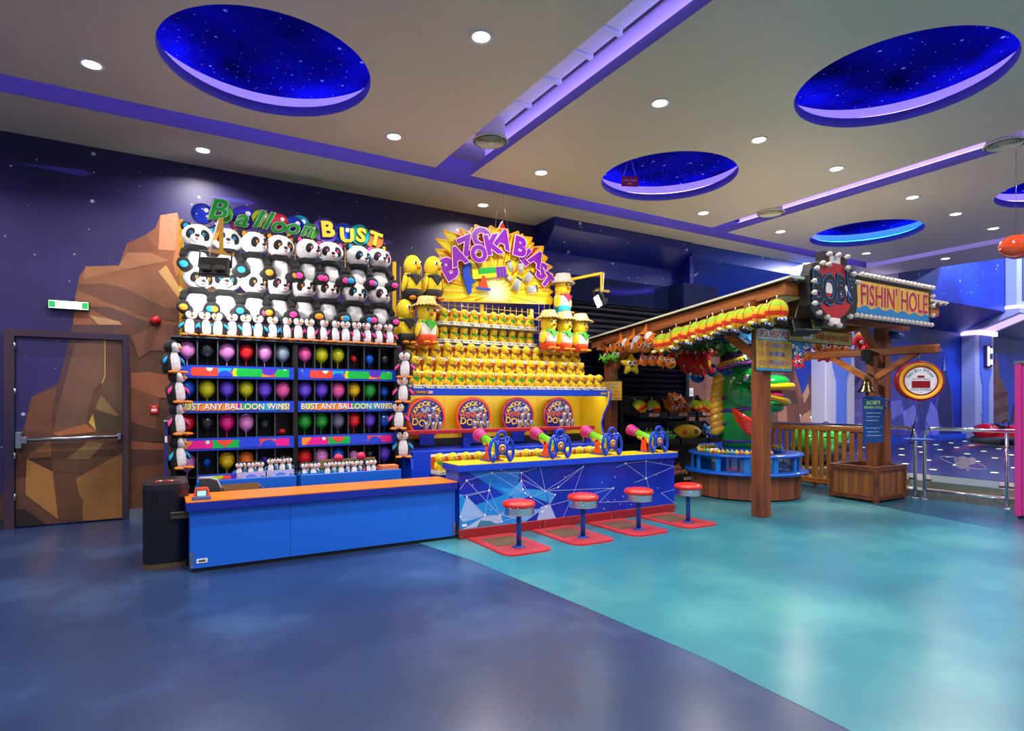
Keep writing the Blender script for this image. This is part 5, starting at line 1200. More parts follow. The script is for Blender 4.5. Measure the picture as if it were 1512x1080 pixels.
# ---- bulb sign
s = thing('bulb_sign', 'black bulb-lined sign with red float disc and long fishing board on the stall roof', 'sign', (0, 4.10, 0))
fx, fz = 6.80, 2.70
FL = [(-.20, .43), (.24, .43), (.24, .33), (.36, .27), (.46, .12), (.48, -.08), (.44, -.24), (.30, -.33), (.22, -.36), (.22, -.44), (-.22, -.44), (-.22, -.37), (-.38, -.34), (-.49, -.22), (-.50, .12), (-.44, .26), (-.20, .33)]
b = B(); b.prism([(fx + x, fz + z) for x, z in FL], .11, pm('141418', .45), T((0, -.03, 0))); obj('float_cabinet', b, s)
b = B(); R_ = pm('b01c24', .4)
b.flat([(fx + .37 * cos(2*pi*k/32), fz + .33 * sin(2*pi*k/32)) for k in range(32)], R_, -.032)
b.flat([(fx + .37, fz - .05), (fx + .37, fz + .07), (fx - .37, fz + .07), (fx - .37, fz - .05)], pm('e8e4e8', .4), -.0325)
for z0, z1 in ((.30, .40), (-.41, -.32)): b.flat([(fx - .12, fz + z0), (fx + .12, fz + z0), (fx + .12, fz + z1), (fx - .12, fz + z1)], R_, -.0326); b.flat([(fx - .105, fz + z0 + .01), (fx + .105, fz + z0 + .01), (fx + .105, fz + z1 - .01), (fx - .105, fz + z1 - .01)], pm('e8e4e8', .4), -.0329)
obj('float_print', b, s)
b = B()
for ch, x, z, sz in (('B', -.35, -.03, .50), ('O', -.12, -.03, .48), ('B', .11, .0, .44), ("'", .25, .05, .42), ('S', .32, .0, .38)):
    q = T((fx + x, -.035, fz + z)); b.text(ch, pm('101018', .4), sz, .02, .055, q, sx=.78); b.text(ch, pm('3a90e8', .4), sz, .02, .042, q @ T((0, -.003, 0)), sx=.78); b.text(ch, pm('101018', .4), sz, .02, .022, q @ T((0, -.006, 0)), sx=.78)
obj('lettering', b, s)
b = B(); b.box(7.22, 9.08, -.01, .08, 2.40, 2.94, pm('141418', .45), None, .006); obj('board_cabinet', b, s)
OCH = wood('c08c20', 'e8b840', 'z', .5)
b = B(); b.box(7.24, 9.02, -.014, -.009, 2.47, 2.87, OCH); bf = obj('board_face', b, s)
b = B(); wv = [(7.24, 2.47), (9.02, 2.47)] + [(9.02 - k * .089, 2.555 + .025 * sin(k * 1.9)) for k in range(21)]; b.flat(wv, pm('1878b8', .5), -.0145); obj('water_print', b, bf)
b = B(); q = T((8.16, -.016, 2.69)); b.text("FISHIN' HOLE", pm('f0dcd8', .4), .36, .01, .03, q, sx=.76); b.text("FISHIN' HOLE", pm('a81428', .4), .36, .01, .014, q @ T((0, -.003, 0)), sx=.76); obj('lettering', b, bf)
bulb_me = B().lathe([(.018, 0), (.018, .012), (.028, .026), (.032, .042), (.024, .06), (.001, .068)], pm('c8bcb8', .12, 0, .6, .08), 12, rot=(90, 0, 0)).mesh('bulb')
spots = [(7.34 + k * .0955, 2.935) for k in range(19)] + [(7.22 + k * .1, 2.43) for k in range(19)] + [(9.06, 2.82), (9.06, 2.69), (9.06, 2.56)]
spots += [(fx + x, fz + z) for x, z in ((-.16, .39), (.02, .4), (.2, .4), (.2, .27), (.33, .21), (.42, .12), (-.17, .27), (-.29, .27), (-.4, .2), (-.45, .05), (-.45, -.08), (-.44, -.2), (-.36, -.3), (-.2, -.34), (-.13, -.41), (.04, -.42), (.26, -.3))]
for x, z in spots: obj('bulb', bulb_me, s, (x, -.03 if x < 7.25 and z != 2.43 else -.01, z))
# ---- boards
def board(name, label, x0, x1, z0, z1, y, cat='sign'):
    o = thing(name, label, cat, (0, y, 0)); b = B(); b.box(x0, x1, 0, .02, z0, z1, pm('202018', .5)); obj('frame', b, o)
    b = B(); b.box(x0 + .012, x1 - .012, -.004, .0, z0 + .012, z1 - .012, OCH); return o, obj('face', b, o)
o, f = board('price_board', 'upright mustard price board with red and blue lettering on the front post', 6.0, 6.69, 1.745, 2.285, 4.54)
b = B(); b.box(6.03, 6.66, -.006, -.004, 2.12, 2.265, pm('38a0d0', .5))
for k, (w, x) in enumerate((('OFFICIAL', 6.14), ('WEIGHT', 6.355), ('PRIZES', 6.555))):
    b.box(x - (.1, .095, .09)[k], x + (.1, .095, .09)[k], -.0068, -.006, 2.135, 2.25, pm('e8d8d0', .5)); b.text(w, pm('a01024', .5), .12, off=.03, mx=T((x, -.0075, 2.19)), sx=(.36, .4, .45)[k])
for k, (a, c, d) in enumerate((('1 LB • 4 LB', 'WIN ANY', 'SM. PR.'), ('5 LB • 9 LB', 'WIN MEDIUM', 'LG. PR.'), ('10 LB • UP', 'WIN CHOICE', 'XL. PRIZE'))):
    z = 2.06 - k * .105
    b.text(a, WHITE, .085, off=.035, mx=T((6.16, -.005, z)), sx=.62); b.text(a, pm('a81c38', .5), .085, off=.015, mx=T((6.16, -.006, z)), sx=.62)
    b.text(c, WHITE, .085, off=.035, mx=T((6.39, -.005, z)), sx=.55); b.text(c, pm('2060b8', .5), .085, off=.015, mx=T((6.39, -.006, z)), sx=.55)
    b.text(d, WHITE, .075, off=.035, mx=T((6.57, -.005, z)), sx=.5); b.text(d, pm('c04868', .5), .075, off=.015, mx=T((6.57, -.006, z)), sx=.5)
obj('lettering', b, f)
b = B(); b.flat([(6.012, 1.757), (6.678, 1.757)] + [(6.678 - k * .0333, 1.787 + .01 * sin(k * 2.1)) for k in range(21)], pm('2890d0', .5), -.0045); obj('water_print', b, f)
o, f = board('slogan_board', 'long mustard slogan board under the bulb sign', 6.60, 7.97, 2.125, 2.30, 4.53)
b = B(); b.text('How', pm('b01c30', .5), .12, off=.015, mx=T((6.74, -.006, 2.225)), sx=.8)
b.text('BIG', pm('f0e8d8', .5), .16, off=.05, mx=T((6.98, -.006, 2.225)), sx=.8)
b.text('a fish can you catch?', pm('b01c30', .5), .125, off=.025, mx=T((7.52, -.006, 2.222)), sx=.72); obj('lettering', b, f)
b = B(); b.flat([(6.63 + k * .066, 2.160 + .006 * sin(k * 2)) for k in range(20)] + [(7.88 - k * .066, 2.150 + .006 * sin(k * 1.7)) for k in range(20)], pm('28a0b0', .5), -.0045); obj('water_print', b, f)
o = thing('rules_card', 'small yellow hanging card on the rear stall post', 'sign', (6.10, 7.22, 1.56), -52)
b = B(); b.box(-.16, .16, -.005, .005, -.16, .15, pm('3a4038', .5)); b.box(-.148, .148, -.007, -.005, -.148, .138, pm('d8a818', .5)); obj('card', b, o)
b = B()
for k, (w, c) in enumerate((('If you don', '2878c0'), ('to FISH', '2888c8'), ('for yo, they', 'c04870'), ('No wges in', 'a03860'), ('the IN water', '803060'))): b.text(w, pm(c, .5), .05, off=.015, mx=T((0, -.008, .1 - .055 * k)))
obj('lettering', b, o)
b = B(); b.tube([(-.14, 0, .15), (0, 0, .25), (.14, 0, .15)], .003, STEEL, 5); obj('wire', b, o)
o = thing('stage_floodlight', 'black barn-door floodlight hanging at the roof corner before the slogan board', 'floodlight', (6.5, 4.30, 2.27), -25)
b = B(); b.box(-.12, .12, -.05, .06, -.10, .10, BLACK, T(rot=(-20, 0, 0)), .012); obj('housing', b, o)
b = B(); b.box(-.10, .10, -.055, -.05, -.02, .08, pm('3a3a30', .2, .3), T(rot=(-20, 0, 0))); obj('lens', b, o)
b = B(); b.box(-.14, .14, -.16, -.05, -.12, -.11, BLACK, T(rot=(-20, 0, 0))); obj('barn_door', b, o)
b = B(); b.tube([(-.09, 0, .02), (-.06, -.02, .2), (.0, 0, .33)], .008, pm('c8c0a8', .5), 6); obj('cable', b, o)
o = thing('added_roof_lamp', 'added fill lamp under the stall roof above the pool', 'lamp', (7.7, 5.2, 2.55)); b = B(); b.lathe([(.09, .04), (.09, 0), (.07, -.02)], WHITE, 20, caps=False); obj('body', b, o)  # unseen lamp added under the roof to brighten the stall
b = B(); b.lathe([(.001, -.012), (.07, -.012)], pm('fff0d0', .4, 0, 0, 4), 20, caps=False); obj('lens', b, o)
lamp_light('added_lamp_beam', 'AREA', 26, (7.7, 5.2, 2.52), (7.7, 5.5, 0), .14, (1, .9, .75), 165)

# ---- hanging plush fish
def fish_eye(b, x, y, z, r, yaw=0):
    b.ell(r, r * .5, r, WHITE, (x, y, z), u=12, w=8); b.ell(r * .55, r * .4, r * .6, BLACK, (x + r * .1, y - r * .3, z), u=10, w=6)
def mk(name, cat='plush toy'): return thing(name, 'x', cat, group='plush sea creatures in the fishing stall')
def loopy(t, z):
    b = B(); b.tube([(0, 0, z), (0, 0, z + .05)], .004, WHITE, 5); obj('hanging_loop', b, t)
def p_striped():
    t = mk('plush_striped_fish')
    G, Y, R, K = plush('8cc018'), plush('e8b408'), plush('d83010'), plush('201818')
    def fn(x, y, z): return G if z > .38 else Y if z > .02 else R if z > -.38 else Y
    b = B(); b.ell(.11, .09, .12, None, (0, 0, 0), u=20, w=16, fn=lambda x, y, z: fn(x, y, z)); obj('body', b, t)
    b = B()
    for a in range(6): b.tube([(.112 * cos(q) * cos(a * pi / 3), .093 * cos(q) * sin(a * pi / 3), .122 * sin(q)) for q in [-.9 + .24 * k for k in range(11)]], .003, R, 5)
    obj('seam', b, t)
    b = B(); b.ell(.07, .05, .035, K, (.05, -.05, -.1), (0, 20, 0), u=12, w=8); obj('mouth', b, t)
    for s in (-1, 1):
        b = B(); b.ell(.025, .02, .018, WHITE, (.07 + .02 * s, -.085, -.085), u=8, w=6); b.ell(.012, .01, .012, pm('2850c0', .3), (.07 + .02 * s, -.1, -.085), u=8, w=5); obj('eye', b, t)
    b = B(); b.ell(.035, .012, .02, plush('f4ec90'), (-.1, -.03, -.09), u=8, w=6); obj('fin', b, t); loopy(t, .11); return t
def p_clown(o1='f08010', s=1):
    t = mk('plush_clownfish'); O, Wh, K = plush(o1), plush('f0f0f4'), plush('181818')
    def fn(x, y, z): return Wh if (-.1 < x < .18 or x < -.62) else (K if (-.14 < x < -.1 or .18 < x < .22) else O)
    b = B(); b.ell(.13, .06, .09, None, (0, 0, 0), u=20, w=18, fn=fn, mx=T()); b.v = b.v; obj('body', b, t)
    b = B(); b.prism([(-.11, .0), (-.2, .09), (-.17, 0), (-.2, -.09)], .02, O, T((0, -.01, 0))); obj('tail', b, t)
    b = B(); b.prism([(-.06, .07), (.05, .08), (-.02, .14), (-.09, .12)], .02, O, T((0, -.01, 0))); obj('dorsal_fin', b, t)
    b = B(); b.ell(.02, .05, .05, O, (.0, -.06, -.05), (20, 0, 0), u=10, w=6); b.ell(.01, .052, .052, K, (-.003, -.06, -.05), (20, 0, 0), u=10, w=6); obj('side_fin', b, t)
    b = B(); fish_eye(b, .075, -.045, .03, .032); obj('eye', b, t); loopy(t, .09); return t
def p_blob(c, name, fin=None, rx=.085, rz=.095, er=.026):
    t = mk(name); m = plush(c); f = plush(fin or c)
    b = B(); b.ell(rx, .07, rz, m, u=18, w=12); obj('body', b, t)
    b = B(); b.prism([(-rx * .8, 0), (-rx * 1.7, rz * .8), (-rx * 1.45, 0), (-rx * 1.7, -rz * .8)], .024, f, T((0, -.012, 0))); obj('tail', b, t)
    b = B(); b.prism([(-rx * .5, rz * .8), (rx * .5, rz * .8), (0, rz * 1.4), (-rx * .5, rz * 1.3)], .024, f, T((0, -.012, 0))); obj('dorsal_fin', b, t)
    for k, q in enumerate(((.04, -.062, .035), (-.03, -.066, .035))):
        b = B(); fish_eye(b, *q, er); obj('eye', b, t)
    b = B(); b.ell(.035, .012, .012, plush('301818'), (.02, -.068, -.03), u=8, w=6); obj('mouth', b, t); loopy(t, rz); return t
def p_seahorse(c='c81418'):
    t = mk('plush_seahorse'); m = plush(c); y = plush('e0b020')
    b = B(); b.tube([(0, 0, .14), (-.03, 0, .07), (-.045, 0, 0), (-.02, 0, -.08), (.03, 0, -.14), (.06, 0, -.12), (.05, 0, -.09)], .05, m, 10, [.045, .06, .068, .05, .03, .022, .016]); obj('body', b, t)
    b = B(); b.ell(.06, .05, .055, m, (.02, 0, .15), u=14, w=10); b.tube([(.06, 0, .14), (.12, 0, .125)], .022, m, 8, [.026, .02]); obj('head', b, t)
    b = B(); fish_eye(b, .035, -.045, .165, .026); obj('eye', b, t)
    b = B(); b.ell(.03, .055, .06, y, (-.01, -.02, -.01), u=10, w=8); obj('belly', b, t)
    b = B(); b.prism([(-.09, .06), (-.14, .09), (-.15, .0), (-.1, -.02)], .02, m, T((0, -.01, 0))); obj('back_fin', b, t); loopy(t, .2); return t
def p_star(c, c2, name='plush_starfish', r=.16):
    t = mk(name); m = plush(c); pts = []
    b = B()
    for k in range(5):
        a = radians(90 + 72 * k); b.tube([(0, 0, 0), (r * .5 * cos(a), 0, r * .5 * sin(a)), (r * cos(a), 0, r * sin(a))], .05, m, 10, [r * .42, r * .34, r * .12])
    obj('body', b, t)
    b = B()
    for k in range(9): a = 2 * pi * k / 9; q = r * (.45 + .25 * (k % 2)); b.ell(r * .07, .008, r * .07, plush(c2), (q * cos(a), -r * .26, q * sin(a)), u=8, w=5)
    obj('spots', b, t)
    for s in (-1, 1):
        b = B(); fish_eye(b, s * r * .22, -r * .38, r * .12, r * .22); obj('eye', b, t)
    b = B(); b.ell(r * .2, r * .06, r * .1, plush('5a1420'), (0, -r * .4, -r * .18), u=10, w=6); obj('mouth', b, t); loopy(t, r); return t
def p_shark(c='3a90d8'):
    t = mk('plush_shark'); m, w = plush(c), plush('e8eef4')
    b = B(); b.ell(.22, .075, .09, None, u=20, w=14, fn=lambda x, y, z: w if z < -.15 else m); obj('body', b, t)
    b = B(); b.prism([(-.19, .0), (-.31, .12), (-.26, 0), (-.3, -.09)], .024, m, T((0, -.012, 0))); obj('tail', b, t)
    b = B(); b.prism([(-.03, .08), (.07, .08), (-.03, .17)], .024, m, T((0, -.012, 0))); obj('dorsal_fin', b, t)
    b = B(); b.ell(.07, .02, .03, m, (.03, -.09, -.04), (0, 30, 20), u=10, w=6); obj('side_fin', b, t)
    b = B(); fish_eye(b, .14, -.06, .02, .024); obj('eye', b, t); loopy(t, .09); return t
def p_octo():
    t = mk('plush_octopus'); R, G = plush('d81c38'), plush('60b028')
    b = B(); b.ell(.13, .12, .14, None, (0, 0, .05), u=20, w=16, fn=lambda x, y, z: G if (z > .35 and sin(7 * x + 2) * sin(8 * y + 4 * z) > .1) or (.1 < z < .5 and x > .5) else R); obj('head', b, t)
    for k in range(6):
        a = 2 * pi * k / 6; b = B(); b.tube([(.05 * cos(a), .05 * sin(a), -.06), (.1 * cos(a), .1 * sin(a), -.12), (.17 * cos(a), .17 * sin(a), -.13)], .03, R, 8, [.04, .032, .014]); obj('tentacle', b, t)
    b = B(); fish_eye(b, -.06, -.1, .0, .03); obj('eye', b, t); loopy(t, .19); return t
FK = {'striped': Kind(p_striped()), 'clown': Kind(p_clown()), 'orange': Kind(p_blob('f07818', 'plush_goldfish')), 'greeneye': Kind(p_blob('68c020', 'plush_tadpole', None, .07, .075)), 'star': Kind(p_star('e8c818', '902050')),
      'orange2': Kind(p_blob('f08818', 'plush_snapper', 'd85018', .075, .08)), 'red': Kind(p_seahorse()), 'green': Kind(p_blob('2c8a28', 'plush_turtle', '1c6a20', .1, .09)), 'bluefish': Kind(p_blob('1858a8', 'plush_tang', '38a8d8', .1, .08)),
      'shark': Kind(p_shark()), 'pinkstar': Kind(p_star('e03058', 'e8d060', 'plush_sea_star', .12)), 'octopus': Kind(p_octo())}
hang = [('striped', 6.0, 6.037, 2.190), ('striped', 6.0, 5.884, 2.195), ('striped', 6.0, 5.737, 2.254), ('striped', 6.0, 5.586, 2.261), ('striped', 6.0, 5.432, 2.286), ('striped', 6.0, 5.292, 2.301), ('striped', 6.0, 5.145, 2.325), ('striped', 6.0, 5.008, 2.345), ('striped', 6.0, 4.871, 2.354), ('striped', 6.0, 4.733, 2.364), ('striped', 6.0, 4.586, 2.374), ('striped', 6.0, 4.430, 2.381), ('striped', 6.0, 4.268, 2.409),
        ('clown', 6.15, 6.84, 2.241), ('clown', 6.15, 6.604, 2.243), ('clown', 6.15, 6.365, 2.272), ('orange', 6.2, 7.288, 2.237), ('orange', 6.2, 7.08, 2.231), ('greeneye', 6.15, 7.421, 2.075), ('greeneye', 6.15, 7.2, 2.09), ('star', 6.3, 7.006, 1.96),
        ('orange2', 6.3, 6.72, 2.003), ('orange2', 6.35, 6.587, 1.998), ('orange2', 6.4, 6.46, 1.983), ('orange2', 6.45, 6.33, 1.948), ('red', 6.9, 6.941, 2.16), ('red', 6.95, 6.70, 2.123), ('red', 7.0, 6.556, 1.977), ('red', 7.0, 6.393, 1.957), ('red', 7.0, 6.235, 1.938), ('red', 7.0, 6.094, 1.961),
        ('green', 7.2, 6.659, 2.225), ('green', 7.2, 6.467, 2.22), ('green', 7.2, 6.27, 2.217), ('green', 7.2, 6.077, 2.159), ('green', 7.3, 5.92, 2.2), ('bluefish', 7.2, 6.18, 1.84), ('bluefish', 7.25, 6.0, 1.84), ('bluefish', 7.2, 6.494, 1.76), ('shark', 7.4, 6.298, 2.352), ('shark', 7.45, 6.082, 2.271), ('shark', 7.5, 5.826, 2.339),
        ('bluefish', 8.614, 5.9, 2.229), ('shark', 8.877, 5.95, 2.296), ('bluefish', 8.736, 5.85, 2.106), ('orange2', 9.093, 5.9, 2.129), ('clown', 9.3, 5.8, 2.29), ('clown', 9.5, 5.75, 2.30), ('clown', 9.7, 5.7, 2.31), ('pinkstar', 8.701, 5.8, 2.006), ('pinkstar', 9.3, 5.75, 2.135), ('pinkstar', 9.48, 5.75, 2.145), ('octopus', 9.9, 5.45, 2.36)]
NICE = {'striped': 'striped plush fish on the roof edge line', 'clown': 'orange and white striped plush fish hanging', 'orange': 'plain orange plush fish by the rear post', 'greeneye': 'small lime green plush by the rear post', 'star': 'yellow spotted plush starfish beside the rear post',
        'orange2': 'small orange plush fish in the lower line', 'red': 'red plush seahorse with yellow belly', 'green': 'dark green plush fish with big eyes', 'bluefish': 'deep blue plush fish', 'shark': 'blue and white plush shark', 'pinkstar': 'crimson plush sea star behind the slogan board', 'octopus': 'red plush octopus with green spots near the scale post'}
cnt = {}
tot = {k: sum(1 for h in hang if h[0] == k) for k, *_ in hang}
for k, x, y, z in hang:
    i = cnt.get(k, 0); cnt[k] = i + 1
    lab = NICE[k] + ('' if tot[k] == 1 else ', %s counted from the shutter' % ORD[i])
    FK[k].put((x, y, z), {'striped': -62, 'clown': -40, 'red': -35}.get(k, -38) + random.uniform(-14, 14), lab, sc={'striped': 1.15, 'clown': 1.2, 'red': 1.05, 'octopus': .95}.get(k, 1.05), ry=random.uniform(-14, 14) + (30 if k == 'clown' else 0))
# ---- bins
rk = thing('bin_rack', 'black two-tier rack of slanted prize bins behind the fish pool', 'rack')
bins = [('upper', 0, 6.66, 7.30, 1.14), ('upper', 1, 7.32, 7.98, 1.14), ('upper', 2, 8.0, 8.62 - .17, 1.14), ('lower', 0, 6.78, 7.40, .70), ('lower', 1, 7.42, 8.06, .70), ('lower', 2, 8.08, 8.45, .70)]
for nm, k, x0, x1, z in bins:
    dy = 0 if nm == 'upper' else -.18; m = pm('16161a', .45); b = B(); y0, y1 = 7.22 + dy, 7.62 + dy
    b.box(x0, x1, y0, y0 + .015, z - .02, z + .07, m); b.box(x0, x1, y1, y1 + .015, z + .06, z + .34, m)
    for x in (x0, x1 - .012): b.prism([(y0, z - .02), (y0, z + .07), (y1, z + .34), (y1, z + .06)], .012, m, Matrix(((0, 1, 0, x), (1, 0, 0, 0), (0, 0, 1, 0), (0, 0, 0, 1))))
    b.add([(x0, y0, z - .02), (x1, y0, z - .02), (x1, y1, z + .06), (x0, y1, z + .06)], [(0, 1, 2, 3)], m); bo = obj('bin', b, rk)
    if nm == 'upper':
        b = B(); b.box((x0 + x1) / 2 - .1, (x0 + x1) / 2 + .1, y0 - .006, y0, z + .0, z + .055, pm('e0a088', .5)); b.text('PRIZE', pm('a03030', .5), .04, mx=T(((x0 + x1) / 2, y0 - .007, z + .028))); obj('price_tag', b, bo)
for x in (6.66, 8.45):
    b = B(); b.box(x - .02, x + .02, 7.6, 7.66, 0, 1.5, pm('16161a', .5)); obj('upright', b, rk)
    b = B(); b.box(x - .02, x + .02, 7.0, 7.66, 0, .04, pm('16161a', .5)); obj('foot', b, rk)
b = B(); b.box(6.66, 8.45, 7.6, 7.64, .2, .66, pm('0c0c10', .6)); obj('back_sheet', b, rk)
def pile(kind, pts, lab, sc, rzs=-30):
    for i, (x, y, z) in enumerate(pts): FK[kind].put((x, y, z), rzs + random.uniform(-40, 40), '%s, %s of the heap' % (lab, ORD[i]), sc=sc, ry=random.uniform(-30, 30), rx=random.uniform(-25, 10))
pile('striped', [(6.83, 7.38, 1.28), (7.12, 7.38, 1.27)], 'striped plush fish lying in the first upper bin', 1.2)
pile('orange', [(7.5, 7.35, 1.25), (7.7, 7.36, 1.26), (7.86, 7.34, 1.25), (7.6, 7.42, 1.38), (7.76, 7.44, 1.40)], 'orange plush fish heaped in the middle upper bin', 1.25)
pile('striped', [(8.12, 7.38, 1.27), (8.33, 7.38, 1.28)], 'striped plush fish lying in the last upper bin', 1.2)
bk = Kind(p_blob('38a028', 'plush_puffer', '2a8020', .062, .058, .015))
for i in range(12): bk.put((6.85 + (i % 6) * .093, 7.15 + .09 * (i // 6), .79 + .05 * (i // 6)), -30 + random.uniform(-40, 40), 'small round green plush puffer in the lower bin, %s of twelve' % ORD[i])
bk.place()
o = thing('plush_cushion', 'large yellow plush cushion filling the middle lower bin', 'plush toy', (7.74, 7.22, .86), -12)
b = B(); b.ell(.27, .14, .13, plush('e8b810'), u=24, w=14); obj('body', b, o)
b = B(); b.tube([(.274 * cos(a), .0, .132 * sin(a)) for a in [2*pi*k/28 for k in range(28)]], .008, plush('c08a10'), 6, closed=True); obj('piping', b, o)
b = B(); b.ell(.05, .02, .04, plush('d85040'), (-.12, -.12, .01), u=12, w=8); b.ell(.05, .02, .04, plush('8a6a50'), (.1, -.125, .02), u=12, w=8); obj('applique', b, o)
pile('bluefish', [(8.17, 7.15, .82), (8.34, 7.15, .82), (8.25, 7.25, .89)], 'blue plush fish heaped in the last lower bin', .95)
cr = thing('floor_crate', 'low dark crate of orange plush fish on the floor by the pool', 'crate', (7.55, 7.35, 0)); m = pm('201810', .6); b = B()
b.box(-.3, .3, -.2, .2, .03, .05, m); b.box(-.3, .3, -.2, -.18, .03, .16, m); b.box(-.3, .3, .18, .2, .03, .2, m); b.box(-.3, -.28, -.2, .2, .03, .18, m); b.box(.28, .3, -.2, .2, .03, .18, m); obj('tray', b, cr)
for sx in (-.26, .26):
    for sy in (-.16, .16):
        b = B(); b.cyl(.02, .03, BLACK, (sx, sy, .015), u=10); obj('foot', b, cr)
b = B(); b.box(.05, .24, -.206, -.2, .06, .11, pm('e8d8b0', .5)); b.text('PRIZES', pm('a03030', .5), .045, mx=T((.145, -.207, .085))); obj('price_tag', b, cr)
for i in range(9): FK['orange2'].put((7.34 + (i % 5) * .1 + .03 * (i // 5), 7.28 + .1 * (i // 5), .15 + .07 * (i // 5)), -30 + random.uniform(-50, 50), 'orange plush fish piled in the floor crate, %s of nine' % ORD[i], sc=.95, ry=random.uniform(-30, 30))
for k in FK.values(): k.place()
# ---- fish pool
px, py, pr = 7.58, 5.93, .76
t = thing('fish_pool', 'round blue fish pool with little windows on a plank base', 'pool', (px, py, 0))
for k in range(34):
    a = 2 * pi * (k + .5) / 34; hx = ('6a3420', '8a4a28', '54281a', '9a5a34')[(k * 7) % 4]
    b = B(); b.box(-.069, .069, -.018, .01, .02, .355, wood(hx, '7a4028', 'z'), T((pr * .985 * cos(a), pr * .985 * sin(a), 0), (0, 0, math.degrees(a) + 90))); obj('plank', b, t)
b = B(); b.lathe([(.7, 0), (.7, .02)], BLACK, 40); obj('plinth', b, t)
PB = pm('0a58c8', .25, 0, .3)
b = B(); b.lathe([(.60, .355), (.86, .355), (.87, .372), (.86, .392), (.72, .40), (.60, .40)], PB, 56); obj('lower_flange', b, t)
b = B(); b.lathe([(.56, .60), (.80, .60), (.82, .618), (.80, .638), (.58, .64), (.56, .60)], PB, 56, caps=False); obj('rim', b, t)
for k in range(12):
    a = 2 * pi * (k + .35) / 12; q = T((.745 * cos(a), .745 * sin(a), 0), (0, 0, math.degrees(a) + 90))
    b = B(); b.box(-.035, .035, -.015, .015, .395, .605, pm('1a80e0', .3), q); obj('window_post', b, t)
    a += pi / 12; q = T((.72 * cos(a), .72 * sin(a), 0), (0, 0, math.degrees(a) + 90)); b = B(); b.box(-.165, .165, -.004, .004, .395, .605, glass('b8e0f0', .2), q); obj('pane', b, t)
b = B(); b.lathe([(.001, .53), (.70, .53)], pm('1890c8', .08, 0, .5), 48, caps=False); obj('water', b, t)
b = B(); b.lathe([(.705, .41), (.705, .53)], pm('1878b0', .3), 48, caps=False); obj('liner', b, t)
b = B(); b.lathe([(.30, .53), (.36, .60), (.38, .68), (.36, .70)], PB, 40); obj('statue_plinth', b, t)
# little catching fish standing round the rim
mf = {}
for i, c in enumerate(('e8d018', 'f08828', '78b828', '48a0d0', 'e8c818', 'e86848')):
    bb = B(); m = pm(c, .35); bb.ell(.034, .02, .03, m, (0, 0, .03), u=10, w=8); bm_ = bb.mesh('body')
    bt = B(); bt.prism([(-.03, .03), (-.055, .055), (-.05, .03), (-.055, .005)], .01, pm('e8d020', .35), T((0, -.005, 0))); bt.prism([(-.015, .055), (.015, .055), (.0, .078)], .008, pm('e8d020', .35), T((0, -.004, 0))); mt = bt.mesh('fin')
    be = B(); be.ell(.008, .005, .008, WHITE, (.018, -.017, .038), u=6, w=5); be.ell(.004, .004, .004, BLACK, (.019, -.021, .038), u=6, w=4); mf[i] = (bm_, mt, be.mesh('eye'))
arcs = [(k, 158 + k * 5.2, .72) for k in range(18)] + [(k + 18, 130 - k * 6, .66) for k in range(9)] + [(k + 27, -12 + k * 6, .68) for k in range(6)]
for k, a, r in arcs:
    a = radians(a); f = thing('catch_fish', 'small %s plastic catching fish on the pool rim, %s %s' % (('yellow', 'orange', 'green', 'blue', 'gold', 'coral')[k % 6], ORD[k % 18 if k < 18 else (k - 18) % 9 if k < 27 else k - 27], ('of the near train', 'of the far train', 'of the group beyond the post')[0 if k < 18 else 1 if k < 27 else 2]), 'toy fish', (px + r * cos(a), py + r * sin(a), .641), math.degrees(a) + 70, group='catching fish on the pool rim')
    obj('body', mf[k % 6][0], f); obj('fin', mf[k % 6][1], f); obj('eye', mf[k % 6][2], f)
# ---- statue
t = thing('fish_statue', 'giant glossy green fish statue in a purple hat rising from the pool', 'statue', (px, py, 0), -30.6)
GM = pm('128a3c', .12, 0, .7); GD = mottled('statue_green', '0c6a30', '16903c', '2cac60', (.1, .16), 3.5); PU = pm('4a2490', .2, 0, .5); YF = pm('e8b010', .15, 0, .6)
prof = [(.30, .70), (.34, .78), (.375, .95), (.395, 1.15), (.40, 1.35), (.39, 1.55), (.36, 1.75), (.30, 1.92), (.22, 2.03), (.10, 2.09), (.001, 2.1)]
b = B(); b.lathe(prof, GD, 40, sc=(1, .92, 1)); bo = obj('body', b, t)
def rad(z):
    for (r0, z0), (r1, z1) in zip(prof, prof[1:]):
        if z0 <= z <= z1: return r0 + (r1 - r0) * (z - z0) / (z1 - z0)
    return .3
for z0, z1, a0, a1, w in ((.79, .83, 185, 345, .022), (1.24, 1.31, 185, 300, .03), (1.47, 1.43, 175, 215, .03), (1.86, 1.80, 185, 230, .022), (1.88, 1.97, 240, 330, .018), (1.0, 1.08, 180, 215, .022)):
    pts = []
    for k in range(17):
        u = k / 16; a = radians(a0 + (a1 - a0) * u); z = z0 + (z1 - z0) * u; r = rad(z) * 1.0; pts.append((r * cos(a), r * .92 * sin(a), z))
    b = B(); b.tube([(p[0] * .985, p[1] * .985, p[2]) for p in pts], w, PU, 8, [w * (.4 + .6 * sin(pi * min(1, (16 - k) / 6) / 2)) for k in range(17)]); obj('stripe', b, bo)
for k in range(11):
    z = .98 + k * .094; r = rad(z); b = B()
    b.ell(.125, .085, .072, pm(('e8b010', 'e89a10')[k % 2], .15, 0, .6), (-r - .03, -.06, z), (20, -38, 0), u=14, w=10); obj('frill', b, t)
b = B(); b.ell(.17, .06, .17, GM, (-.17, -.33, 1.48), (0, 0, -14), u=20, w=12); obj('cheek', b, t)
b = B(); b.ell(.19, .11, .12, GM, (.03, -.31, 1.73), (0, 0, 8), u=20, w=14); e = obj('eyelid', b, t)
